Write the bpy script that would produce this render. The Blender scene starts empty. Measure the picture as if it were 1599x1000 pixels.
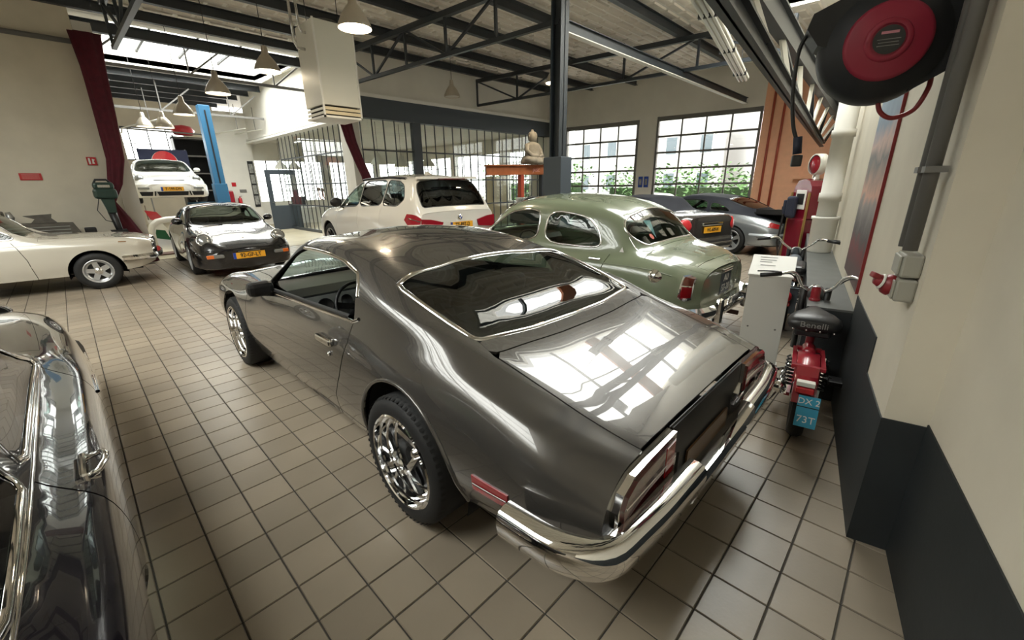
import bpy, bmesh, math, random
import numpy as np
from mathutils import Vector, Matrix
from mathutils.geometry import delaunay_2d_cdt
random.seed(7)
SC = bpy.context.scene
COL = SC.collection
# ---------------------------------------------------------------- camera (solved from the floor tile grid)
YAW, PIT, ROL, FPX, CAMH = 0.7698896, 0.314734, 0.0149751, 650.03, 1.580
def set_camera():
    cd = bpy.data.cameras.new('camera'); co = bpy.data.objects.new('camera', cd); COL.objects.link(co)
    cd.sensor_width = 36.0; cd.sensor_fit = 'HORIZONTAL'; cd.lens = 36.0 * FPX / 1599.0
    cd.clip_start = 0.02; cd.clip_end = 300
    f2 = Vector((math.cos(YAW), math.sin(YAW), 0)); r = Vector((math.sin(YAW), -math.cos(YAW), 0))
    f = f2 * math.cos(PIT) + Vector((0, 0, -math.sin(PIT))); u = f2 * math.sin(PIT) + Vector((0, 0, math.cos(PIT)))
    rr = r * math.cos(ROL) - u * math.sin(ROL); uu = r * math.sin(ROL) + u * math.cos(ROL)
    m = Matrix((rr, uu, -f)).transposed().to_4x4(); m.translation = (0, 0, CAMH)
    co.matrix_world = m; SC.camera = co
set_camera()
# ---------------------------------------------------------------- sky, daylight, exposure
SKYL = 8.0
W = bpy.data.worlds.new('world'); SC.world = W; W.use_nodes = True
_b = W.node_tree.nodes['Background']; _b.inputs[0].default_value = (1.0, 0.975, 0.93, 1); _b.inputs[1].default_value = 4.5
SC.view_settings.view_transform = 'Standard'; SC.view_settings.look = 'None'; SC.view_settings.gamma = 1.0
SC.view_settings.use_curve_mapping = False; SC.view_settings.exposure = 0.45
def area(name, loc, rot, sx, sy, power, col=(1, 1, 1)):
    l = bpy.data.lights.new(name, 'AREA'); l.shape = 'RECTANGLE'; l.size = sx; l.size_y = sy; l.energy = power; l.color = col
    o = bpy.data.objects.new(name, l); COL.objects.link(o); o.location = loc; o.rotation_euler = rot
    return o
def sky_area(name, loc, rot, sx, sy, k=1.0): return area(name, loc, rot, sx, sy, math.pi * sx * sy * SKYL * k, (1.0, 0.975, 0.93))
sky_area('daylight_roof', (7.5, 2.08, 5.35), (0, 0, 0), 5.7, 2.3, 1.0)          # roof light along the right wall
sky_area('daylight_back', (3.7, 16.3, 6.0), (0, 0, 0), 4.6, 4.4, 0.8)          # roof light of the rear hall
sky_area('daylight_fill', (-3.4, 5.2, 5.7), (0, 0, 0), 4.2, 7.4, 0.55)         # fill added for the left side, above an added roof light
SC.cycles.transparent_max_bounces = 32
# ---------------------------------------------------------------- mesh helpers
def link(o, parent=None):
    COL.objects.link(o)
    if parent is not None: o.parent = parent
    return o
def empty(name, loc=(0, 0, 0), rz=0.0, parent=None):
    o = bpy.data.objects.new(name, None); o.empty_display_size = .1
    o.location = loc; o.rotation_euler = (0, 0, rz); return link(o, parent)
def tag(o, label=None, cat=None, group=None, kind=None):
    if label: o['label'] = label
    if cat: o['category'] = cat
    if group: o['group'] = group
    if kind: o['kind'] = kind
    return o
def meshobj(name, v, f, mat, parent=None, smooth=False, loc=None, rz=0):
    me = bpy.data.meshes.new(name); me.from_pydata([tuple(map(float, p)) for p in v], [], f)
    mats = mat if isinstance(mat, (list, tuple)) else [mat]
    for m in mats:
        if m: me.materials.append(m)
    if smooth: me.shade_smooth()
    o = bpy.data.objects.new(name, me); link(o, parent)
    if loc is not None: o.location = loc
    if rz: o.rotation_euler = (0, 0, rz)
    return o
class MB:
    """collects simple shapes that together are ONE thing or part"""
    def __init__(s): s.v = []; s.f = []; s.sm = []
    def add(s, v, f, sm=False):
        n = len(s.v); s.v += [tuple(p) for p in v]; s.f += [[i + n for i in q] for q in f]; s.sm += [sm] * len(f); return s
    def box(s, a, b, bev=0.0):
        x0, y0, z0 = [min(p, q) for p, q in zip(a, b)]; x1, y1, z1 = [max(p, q) for p, q in zip(a, b)]
        if bev <= 0:
            return s.add([(x0,y0,z0),(x1,y0,z0),(x1,y1,z0),(x0,y1,z0),(x0,y0,z1),(x1,y0,z1),(x1,y1,z1),(x0,y1,z1)],
                         [[3,2,1,0],[4,5,6,7],[0,1,5,4],[1,2,6,5],[2,3,7,6],[3,0,4,7]])
        bm = bmesh.new(); bmesh.ops.create_cube(bm, size=1)
        for q in bm.verts: q.co = Vector(((x0+x1)/2+q.co.x*(x1-x0), (y0+y1)/2+q.co.y*(y1-y0), (z0+z1)/2+q.co.z*(z1-z0)))
        bmesh.ops.bevel(bm, geom=bm.edges[:], offset=bev, segments=2, affect='EDGES', profile=.5)
        bm.verts.index_update()
        s.add([q.co for q in bm.verts], [[q.index for q in p.verts] for p in bm.faces], False); bm.free(); return s
    def bar(s, p, q, w, h, up=(0, 0, 1)):
        p, q = Vector(p), Vector(q); d = (q - p).normalized(); up = Vector(up)
        if abs(d.dot(up)) > .98: up = Vector((1, 0, 0))
        a = d.cross(up).normalized() * w / 2; b = a.cross(d).normalized() * h / 2
        v = [p-a-b, p+a-b, p+a+b, p-a+b, q-a-b, q+a-b, q+a+b, q-a+b]
        return s.add(v, [[3,2,1,0],[4,5,6,7],[0,1,5,4],[1,2,6,5],[2,3,7,6],[3,0,4,7]][::1])
    def ibeam(s, p, q, w, h, t=.012, up=(0, 0, 1)):
        p, q = Vector(p), Vector(q); d = (q - p).normalized(); u = Vector(up); u = (u - d * u.dot(d)).normalized()
        s.bar(p, q, t, h, u); s.bar(p + u*(h/2-t/2), q + u*(h/2-t/2), w, t, u); return s.bar(p - u*(h/2-t/2), q - u*(h/2-t/2), w, t, u)
    def tube(s, pts, r, n=8, cap=True, closed=False):
        pts = [Vector(p) for p in pts]; m = len(pts); rs = r if isinstance(r, (list, tuple)) else [r] * m
        v = []; f = []; prev = None
        for i, p in enumerate(pts):
            if closed: t = pts[(i+1) % m] - pts[i-1]
            else: t = (pts[min(i+1, m-1)] - pts[max(i-1, 0)])
            t.normalize()
            if prev is None:
                up = Vector((0, 0, 1)) if abs(t.z) < .9 else Vector((1, 0, 0)); a = t.cross(up).normalized()
            else: a = (prev - t * prev.dot(t)).normalized()
            prev = a; b = t.cross(a)
            for k in range(n):
                th = 2*math.pi*k/n; v.append(p + (a*math.cos(th) + b*math.sin(th)) * rs[i])
        for i in range(m if closed else m-1):
            j = (i+1) % m
            for k in range(n): f.append([i*n+k, i*n+(k+1) % n, j*n+(k+1) % n, j*n+k])
        if cap and not closed: f.append(list(range(n))[::-1]); f.append([(m-1)*n+k for k in range(n)])
        return s.add(v, f, True)
    def lathe(s, prof, n=24, axis='z', c=(0, 0, 0), a0=0, a1=2*math.pi, cap=False):
        """prof: list of (r, h) along the axis"""
        full = abs(a1 - a0 - 2*math.pi) < 1e-6; N = n if full else n+1; v = []; f = []
        for k in range(N):
            th = a0 + (a1-a0)*k/n; cs, sn = math.cos(th), math.sin(th)
            for r, h in prof:
                if axis == 'z': q = (r*cs, r*sn, h)
                elif axis == 'x': q = (h, r*cs, r*sn)
                else: q = (r*sn, h, r*cs)
                v.append((q[0]+c[0], q[1]+c[1], q[2]+c[2]))
        m = len(prof)
        for k in range(n if full else N-1):
            k2 = (k+1) % N
            for i in range(m-1): f.append([k*m+i, k2*m+i, k2*m+i+1, k*m+i+1])
        if cap: f.append([k*m for k in range(N)][::-1]); f.append([k*m+m-1 for k in range(N)])
        return s.add(v, f, True)
    def prism(s, poly, a, b, axis='y'):
        """closed 2D polygon extruded between a and b along an axis; poly coords are the other two axes in xyz order"""
        def P(p, h): return {'y': (p[0], h, p[1]), 'x': (h, p[0], p[1]), 'z': (p[0], p[1], h)}[axis]
        n = len(poly); v = [P(p, a) for p in poly] + [P(p, b) for p in poly]
        f = [list(range(n))[::-1], [n+i for i in range(n)]] + [[i, (i+1) % n, n+(i+1) % n, n+i] for i in range(n)]
        return s.add(v, f)
    def xf(s, M):
        s.v = [tuple(M @ Vector(p)) for p in s.v]; return s
    def build(s, name, mat, parent=None, loc=None, rz=0, fix=True):
        me = bpy.data.meshes.new(name); me.from_pydata(s.v, [], s.f); me.materials.append(mat)
        if fix:
            bm = bmesh.new(); bm.from_mesh(me); bmesh.ops.recalc_face_normals(bm, faces=bm.faces[:]); bm.to_mesh(me); bm.free()
        me.polygons.foreach_set('use_smooth', s.sm)
        o = bpy.data.objects.new(name, me); link(o, parent)
        if loc is not None: o.location = loc
        if rz: o.rotation_euler = (0, 0, rz)
        return o
def smooth(pts, n=6):
    """Catmull-Rom through the points"""
    P = [Vector(p) for p in pts]; out = []
    for i in range(len(P)-1):
        a, b, c, d = P[max(i-1, 0)], P[i], P[i+1], P[min(i+2, len(P)-1)]
        for k in range(n):
            t = k/n; out.append(tuple(.5*((2*b)+(c-a)*t+(2*a-5*b+4*c-d)*t*t+(3*b-a-3*c+d)*t**3)))
    out.append(tuple(P[-1])); return out
def copy_tree(o, parent=None):
    c = o.copy(); COL.objects.link(c); c.parent = parent
    for ch in list(o.children): copy_tree(ch, c)
    return c
def text_mesh(name, txt, size, mat, parent, loc, rot=(math.pi/2, 0, 0), ext=.0015, align='CENTER', sx=1.0, bold=0.0):
    cu = bpy.data.curves.new(name, 'FONT'); cu.body = txt; cu.size = size; cu.extrude = ext; cu.align_x = align; cu.align_y = 'CENTER'; cu.offset = bold; cu.resolution_u = 3
    t = bpy.data.objects.new(name, cu); COL.objects.link(t); bpy.context.view_layer.update()
    me = bpy.data.meshes.new_from_object(t); bpy.data.objects.remove(t); bpy.data.curves.remove(cu)
    me.materials.clear(); me.materials.append(mat)
    o = bpy.data.objects.new(name, me); link(o, parent); o.location = loc; o.rotation_euler = rot; o.scale = (sx, 1, 1); return o
# ---------------------------------------------------------------- materials
def srgb(*c):
    return tuple(((x/255)/12.92 if x/255 <= .04045 else ((x/255+.055)/1.055)**2.4) for x in c)
def mat(name, col, rough=.5, metal=0.0, coat=0.0, spec=.5, noise=0.0, nscale=8.0, bump=0.0, bscale=40.0, emit=0.0, ecol=None, flake=0.0, coatr=.03):
    m = bpy.data.materials.new(name); m.use_nodes = True; nt = m.node_tree; b = nt.nodes['Principled BSDF']
    b.inputs['Base Color'].default_value = (*col, 1); b.inputs['Roughness'].default_value = rough; b.inputs['Metallic'].default_value = metal
    b.inputs['Coat Weight'].default_value = coat; b.inputs['Coat Roughness'].default_value = coatr; b.inputs['Specular IOR Level'].default_value = spec
    if emit > 0:
        b.inputs['Emission Color'].default_value = (*(ecol or col), 1); b.inputs['Emission Strength'].default_value = emit
    tc = None
    if noise > 0 or bump > 0 or flake > 0: tc = nt.nodes.new('ShaderNodeTexCoord')
    if noise > 0:
        n = nt.nodes.new('ShaderNodeTexNoise'); n.inputs['Scale'].default_value = nscale; n.inputs['Detail'].default_value = 6
        nt.links.new(tc.outputs['Object'], n.inputs['Vector'])
        r = nt.nodes.new('ShaderNodeMapRange'); r.inputs[1].default_value = .3; r.inputs[2].default_value = .7
        r.inputs[3].default_value = 1-noise; r.inputs[4].default_value = 1+noise*.6
        nt.links.new(n.outputs['Fac'], r.inputs[0])
        x = nt.nodes.new('ShaderNodeMix'); x.data_type = 'RGBA'; x.blend_type = 'MULTIPLY'; x.inputs[0].default_value = 1
        x.inputs[6].default_value = (*col, 1); nt.links.new(r.outputs[0], x.inputs[7]); nt.links.new(x.outputs[2], b.inputs['Base Color'])
    if bump > 0:
        n2 = nt.nodes.new('ShaderNodeTexNoise'); n2.inputs['Scale'].default_value = bscale; n2.inputs['Detail'].default_value = 4
        nt.links.new(tc.outputs['Object'], n2.inputs['Vector'])
        bp = nt.nodes.new('ShaderNodeBump'); bp.inputs['Strength'].default_value = bump; bp.inputs['Distance'].default_value = .01
        nt.links.new(n2.outputs['Fac'], bp.inputs['Height']); nt.links.new(bp.outputs[0], b.inputs['Normal'])
    if flake > 0:
        vn = nt.nodes.new('ShaderNodeTexNoise'); vn.inputs['Scale'].default_value = 900; nt.links.new(tc.outputs['Object'], vn.inputs['Vector'])
        bp = nt.nodes.new('ShaderNodeBump'); bp.inputs['Strength'].default_value = flake; bp.inputs['Distance'].default_value = .001
        nt.links.new(vn.outputs['Fac'], bp.inputs['Height']); nt.links.new(bp.outputs[0], b.inputs['Normal'])
    return m
def glassmat(name, tint=(.8, .9, .87), f0=.06, rough=0.0, refl=1.0):
    m = bpy.data.materials.new(name); m.use_nodes = True; nt = m.node_tree; nt.nodes.clear()
    o = nt.nodes.new('ShaderNodeOutputMaterial'); mx = nt.nodes.new('ShaderNodeMixShader'); t = nt.nodes.new('ShaderNodeBsdfTransparent')
    g = nt.nodes.new('ShaderNodeBsdfGlossy'); g.inputs['Roughness'].default_value = rough; g.inputs['Color'].default_value = (refl, refl, refl, 1)
    t.inputs[0].default_value = (*tint, 1); lw = nt.nodes.new('ShaderNodeLayerWeight'); lw.inputs[0].default_value = .5
    pw = nt.nodes.new('ShaderNodeMath'); pw.operation = 'POWER'; pw.inputs[1].default_value = 5.0
    ma = nt.nodes.new('ShaderNodeMath'); ma.operation = 'MULTIPLY_ADD'; ma.inputs[1].default_value = 1-f0; ma.inputs[2].default_value = f0
    nt.links.new(lw.outputs['Facing'], pw.inputs[0]); nt.links.new(pw.outputs[0], ma.inputs[0]); nt.links.new(ma.outputs[0], mx.inputs[0])
    nt.links.new(t.outputs[0], mx.inputs[1]); nt.links.new(g.outputs[0], mx.inputs[2]); nt.links.new(mx.outputs[0], o.inputs[0])
    return m
M = dict(
    wall=mat('cream_plaster', (.66, .61, .50), .75, noise=.07, nscale=2.2, bump=.12, bscale=14),
    wall_white=mat('white_plaster', (.72, .70, .64), .75, noise=.05, nscale=2, bump=.08, bscale=20),
    dado=mat('dark_dado_paint', (.018, .022, .024), .62, noise=.15, nscale=5, bump=.05),
    ledge=mat('grey_ledge_paint', (.10, .105, .10), .5, noise=.15, nscale=6),
    steel_dark=mat('navy_steel', (.016, .022, .030), .45),
    orange_wall=mat('orange_wall_paint', (.86, .47, .29), .7, noise=.05),
    steel=mat('anthracite_steel', (.030, .037, .045), .42, noise=.1, nscale=6),
    header=mat('slate_blue_sheet', (.052, .066, .082), .5),
    ceil=mat('ceiling_board', (.80, .76, .68), .85, noise=.06, nscale=5),
    ceil_back=mat('ceiling_joint', (.93, .91, .85), .9),
    white=mat('white_paint', (.80, .79, .75), .45),
    offwhite=mat('offwhite_metal', (.72, .71, .64), .38),
    grout=mat('dark_grout', (.045, .04, .033), .9),
    concrete=mat('yellowed_concrete', (.42, .37, .26), .4, noise=.15, nscale=1.5),
    chrome=mat('chrome', (.86, .86, .86), .05, 1.0),
    alu=mat('polished_aluminium', (.72, .72, .71), .22, 1.0),
    silver=mat('silver_wheel_paint', (.58, .59, .60), .3, .7),
    rubber=mat('tyre_rubber', (.009, .009, .009), .7, bump=.06, bscale=90),
    black=mat('black_plastic', (.012, .012, .013), .42),
    matblack=mat('matt_black', (.008, .008, .008), .9),
    red_lens=mat('red_lens', (.28, .008, .012), .12, coat=1.0),
    bright_red=mat('bright_red', (.50, .012, .02), .3, coat=.6),
    dark_lens=mat('dark_red_lens', (.075, .006, .008), .12, coat=1.0),
    amber=mat('amber_lens', (.75, .16, .02), .15, coat=1.0),
    clear=mat('clear_lens', (.26, .27, .27), .08, .45, coat=1.0),
    plate=mat('yellow_plate', (.85, .42, .03), .35),
    plate_blue=mat('blue_plate_band', (.02, .07, .40), .35),
    ink=mat('black_ink', (.012, .012, .012), .5),
    glass=glassmat('car_glass', (.62, .74, .70)),
    dglass=glassmat('dark_glass', (.05, .055, .055), f0=.07),
    wglass=glassmat('window_glass', (.96, .98, .975), f0=.03),
    curtain=mat('wine_red_curtain', (.085, .004, .014), .8, noise=.2, nscale=12),
    blue=mat('lift_blue', (.03, .13, .25), .4),
    red=mat('red_enamel', (.30, .010, .022), .28, coat=.5),
    wood=mat('dark_wood', (.09, .05, .03), .5, noise=.3, nscale=9),
    rust=mat('orange_primer_steel', (.36, .11, .035), .55, noise=.2, nscale=7),
    stone=mat('grey_stone', (.30, .27, .22), .85, noise=.2, nscale=9),
    lampm=mat('lamp_shade_metal', (.58, .53, .45), .3, .7),
    bulb=mat('lamp_glow', (1, .85, .6), .5, emit=22.0, ecol=(1, .83, .58)),
    tube=mat('fluorescent_tube', (.9, .9, .88), .3),
    leaf=mat('hedge_leaf', (.09, .20, .05), .7, noise=.4, nscale=30),
    asphalt=mat('pale_street', (.34, .34, .33), .9),
    gasket=mat('grey_conduit', (.16, .155, .145), .5),
)
# ---------------------------------------------------------------- the hall
def struct(o): return tag(o, kind='structure')
# right wall runs 10 degrees off the tile grid; RW(a, b, z): a along it, b out into the room
RA = math.radians(10.0); RD = Vector((math.cos(RA), math.sin(RA), 0)); RN = Vector((-math.sin(RA), math.cos(RA), 0)); R0 = Vector((2.17, -.05, 0))
def RW(a, b, z): p = R0 + RD*a + RN*b; return (p.x, p.y, z)
DE = Vector((-.1175, .9931, 0)); DN = Vector((-.9931, -.1175, 0)); D0 = Vector((14.1, 9.0, 0))
def DW(y, b, z): q = (y - 9.0)/.9931; p = D0 + DE*q + DN*b; return (p.x, p.y, z)
def fbox(mb, fr, a0, a1, b0, b1, z0, z1):
    v = [fr(a0,b0,z0), fr(a1,b0,z0), fr(a1,b1,z0), fr(a0,b1,z0), fr(a0,b0,z1), fr(a1,b0,z1), fr(a1,b1,z1), fr(a0,b1,z1)]
    return mb.add(v, [[3,2,1,0],[4,5,6,7],[0,1,5,4],[1,2,6,5],[2,3,7,6],[3,0,4,7]])
def frame_box(name, m, fr, a0, a1, b0, b1, z0, z1, parent=None):
    return frame_boxes(name, m, fr, [(a0, a1, b0, b1, z0, z1)], parent)
def frame_boxes(name, m, fr, L, parent=None):
    """boxes in the wall's own axes; the object carries the wall's rotation (children share their parent's frame)"""
    mb = MB(); sy = (lambda a: (a-9.0)/.9931) if fr is DW else (lambda a: a); sb = -1 if fr is DW else 1
    for a0, a1, b0, b1, z0, z1 in L:
        p, q = (sy(a0), b0, z0), (sy(a1), b1, z1); mb.box(p, q)
    o = mb.build(name, m, parent)
    if parent is None: o.location = D0 if fr is DW else R0; o.rotation_euler = (0, 0, math.atan2(DE.y, DE.x) if fr is DW else RA)
    return o
TP = .205; TX0 = -.1007; TY0 = 1.9715
def project(p):
    d = Vector(p) - Vector((0, 0, CAMH)); l = SC.camera.matrix_world.to_3x3().transposed() @ d
    if l.z > -.05: return None
    return (799.5 - FPX*l.x/l.z, 500 + FPX*l.y/l.z, -l.z)
def tile_material():
    m = mat('floor_tile', (.30, .25, .188), .30, noise=.16, nscale=1.3, bump=.05, bscale=60); nt = m.node_tree; b = nt.nodes['Principled BSDF']
    # each tile slightly different, plus scuffs
    tc = [n for n in nt.nodes if n.type == 'TEX_COORD'][0]; geo = nt.nodes.new('ShaderNodeNewGeometry')
    sc = nt.nodes.new('ShaderNodeVectorMath'); sc.operation = 'SUBTRACT'; sc.inputs[1].default_value = (TX0, TY0, 0); nt.links.new(geo.outputs['Position'], sc.inputs[0])
    dv = nt.nodes.new('ShaderNodeVectorMath'); dv.operation = 'SCALE'; dv.inputs['Scale'].default_value = 1/TP; nt.links.new(sc.outputs[0], dv.inputs[0])
    fl = nt.nodes.new('ShaderNodeVectorMath'); fl.operation = 'FLOOR'; nt.links.new(dv.outputs[0], fl.inputs[0])
    wn = nt.nodes.new('ShaderNodeTexWhiteNoise'); nt.links.new(fl.outputs[0], wn.inputs['Vector'])
    mr = nt.nodes.new('ShaderNodeMapRange'); mr.inputs[3].default_value = .86; mr.inputs[4].default_value = 1.10; nt.links.new(wn.outputs['Value'], mr.inputs[0])
    old = b.inputs['Base Color'].links[0].from_socket
    x = nt.nodes.new('ShaderNodeMix'); x.data_type = 'RGBA'; x.blend_type = 'MULTIPLY'; x.inputs[0].default_value = 1
    nt.links.new(old, x.inputs[6]); nt.links.new(mr.outputs[0], x.inputs[7]); nt.links.new(x.outputs[2], b.inputs['Base Color'])
    for n in nt.nodes:
        if n.type == 'TEX_NOISE': nt.links.new(geo.outputs['Position'], n.inputs['Vector'])
    return m
M['tile'] = tile_material()
def build_floor():
    fl = struct(MB().box((-9, -5, -.15), (15.3, 30, -.005)).build('floor', M['grout']))
    hs = TP/2 - .0022; bv = .003
    def tile(cx, cy, mb):
        h2 = hs - bv
        mb.add([(cx-hs,cy-hs,-.006),(cx+hs,cy-hs,-.006),(cx+hs,cy+hs,-.006),(cx-hs,cy+hs,-.006),(cx-h2,cy-h2,0),(cx+h2,cy-h2,0),(cx+h2,cy+h2,0),(cx-h2,cy+h2,0)],
               [[4,5,6,7],[0,1,5,4],[1,2,6,5],[2,3,7,6],[3,0,4,7]])
    tiles = []
    for i in range(-42, 75):
        for j in range(-24, 54):
            cx, cy = TX0 + (i+.5)*TP, TY0 + (j+.5)*TP
            if cy > 12.9 or (cx > 6.2 and cy > 11.3): continue
            b = (Vector((cx, cy, 0)) - R0).dot(RN)
            if b < -.35: continue
            p = project((cx, cy, 0)); area_ = 0
            if p and -15 < p[0] < 1614 and -15 < p[1] < 1015:
                q = [project((cx+sx*.1, cy+sy*.1, 0)) for sx, sy in ((-1,-1),(1,-1),(1,1),(-1,1))]
                if all(q):
                    area_ = abs(sum(q[k][0]*q[(k+1) % 4][1] - q[(k+1) % 4][0]*q[k][1] for k in range(4)))/2
                    if (.95 < cx < 2.7 and .7 < cy < 5.1) or cx < -.12: area_ = 0
            tiles.append((area_, cx, cy))
    tiles.sort(key=lambda t: -t[0])
    mb = MB(); tile(0, 0, mb); first = mb.build('tile', M['tile'], fl, fix=False); first.location = (tiles[0][1], tiles[0][2], 0)
    for a, x, y in tiles[1:300]:
        o = first.copy(); COL.objects.link(o); o.location = (x, y, 0); o.parent = fl
    mb = MB()
    for a, x, y in tiles[300:]: tile(x, y, mb)
    tag(mb.build('tile_field', M['tile'], fl, fix=False), kind='stuff')
    struct(MB().box((-2, 12.9, -.01), (6.2, 27, .001)).build('floor_rear_hall', M['concrete']))
    struct(MB().box((6.2, 11.3, -.01), (14.2, 22, .001)).build('floor_office', M['concrete']))
build_floor()
def ZP(y): return 4.39 + .0355*y
def build_shell():
    # right wall with its jog and dark painted dado
    struct(frame_box('wall_right', M['wall'], RW, 0, 12.95, -.14, 0, 0, 5.6))
    struct(frame_box('wall_right_near', M['wall'], RW, -6.5, .0, -.5, -.14, 0, 5.6))
    struct(frame_box('wall_right_infill', M['wall'], RW, -.0, 12.95, -.5, -.14, 0, 5.6))
    struct(frame_box('baseboard_right_near', M['dado'], RW, -6.5, -.004, -.139, -.134, 0, .643))
    struct(frame_boxes('baseboard_right', M['dado'], RW, [(-.005, .53, .0005, .006, 0, .625), (-.006, .0005, -.134, .006, 0, .63), (.53, 1.5, .0005, .006, 0, .82)]))
    pl = struct(frame_box('trim_1', M['dado'], RW, 1.5, 11.5, .001, .27, 0, .69))
    frame_box('ledge_top', M['ledge'], RW, 1.5, 11.5, .001, .275, .69, .705, pl)
    # conduits and junction boxes belong to the wall items further down
    # garage door wall
    struct(frame_boxes('wall_doors', M['wall_white'], DW, [(y0, y1, -.3, 0, z0, z1) for y0, y1, z0, z1 in ((10.5, 12.2, 0, 5.2), (7.04, 7.63, 0, 5.2), (7.63, 10.5, 3.62, 5.2), (3.96, 7.04, 3.64, 5.2))]))
    struct(frame_box('wall_orange', M['orange_wall'], DW, 1.6, 3.96, -.3, 0, 0, 5.2))
    # left wall with a white end post, wall behind the photographer
    struct(MB().box((-9, 12.8, 0), (.93, 13.1, 5.6)).build('wall_left', M['wall']))
    struct(MB().box((.93, 12.72, 0), (1.21, 13.14, 4.75)).build('trim_2', M['wall_white']))
    struct(MB().box((-9.3, -5, 0), (-9, 13.1, 5.6)).build('wall_side', M['wall']))
    struct(MB().box((-9.3, -5.3, 0), (4, -5, 5.6)).build('wall_rear', M['wall']))
    # rear hall
    mb = MB()
    mb.box((-2.3, 13.1, 0), (-2, 27, 6)); mb.box((-2, 26.9, 0), (6.3, 27.2, 2.9)); mb.box((-2, 26.9, 4.35), (6.3, 27.2, 6.3)); mb.box((4.9, 26.9, 2.9), (6.3, 27.2, 4.35))
    struct(mb.build('wall_rear_hall', M['wall']))
    struct(MB().box((4.6, 21.5, 0), (6.2, 21.7, 4.6)).build('wall_rear_hall_return', M['wall_white']))
    # upper office wall (white box above the glass) with soffit edge
    struct(MB().box((6.15, 13.1, 3.47), (6.35, 21.6, 6.0)).build('wall_office_side', M['wall_white']))
    struct(MB().box((6.02, 12.9, 3.40), (6.4, 21.6, 3.47)).build('trim_3', M['white']))
    struct(MB().box((6.0, 11.3, 3.93), (14.0, 11.5, 5.4)).build('wall_office_front', M['wall_white']))
    struct(MB().box((6.0, 11.2, 3.84), (14.0, 11.5, 3.93)).build('trim_4', M['white']))
    struct(MB().box((5.95, 11.22, 3.33), (14.0, 11.45, 3.84)).build('trim_5', M['header']))
    struct(MB().box((6.05, 11.5, 3.50), (14.2, 21.9, 3.56)).build('ceiling_office', M['wall_white']))
    # office far walls with window openings
    mb = MB()
    for a, b in (((6.2, 21.7, 0), (14.4, 21.9, 1.0)), ((6.2, 21.7, 2.75), (14.4, 21.9, 3.6)), ((9.2, 21.7, 1.0), (9.6, 21.9, 2.75)), ((12, 21.7, 1.0), (12.3, 21.9, 2.75))): mb.box(a, b)
    struct(mb.build('wall_office_back', M['wall_white']))
    mb = MB()
    for a, b in (((13.9, 11.9, 0), (14.1, 21.9, .9)), ((13.9, 11.9, 2.9), (14.1, 21.9, 3.6)), ((13.9, 13.6, .9), (14.1, 14.1, 2.9)), ((13.9, 17.2, .9), (14.1, 17.6, 2.9))): mb.box(a, b)
    struct(mb.build('wall_office_right', M['wall_white']))
    struct(MB().box((5.96, 11.9, 0), (6.24, 12.5, 3.40)).build('trim_6', M['wall_white']))
build_shell()
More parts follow.
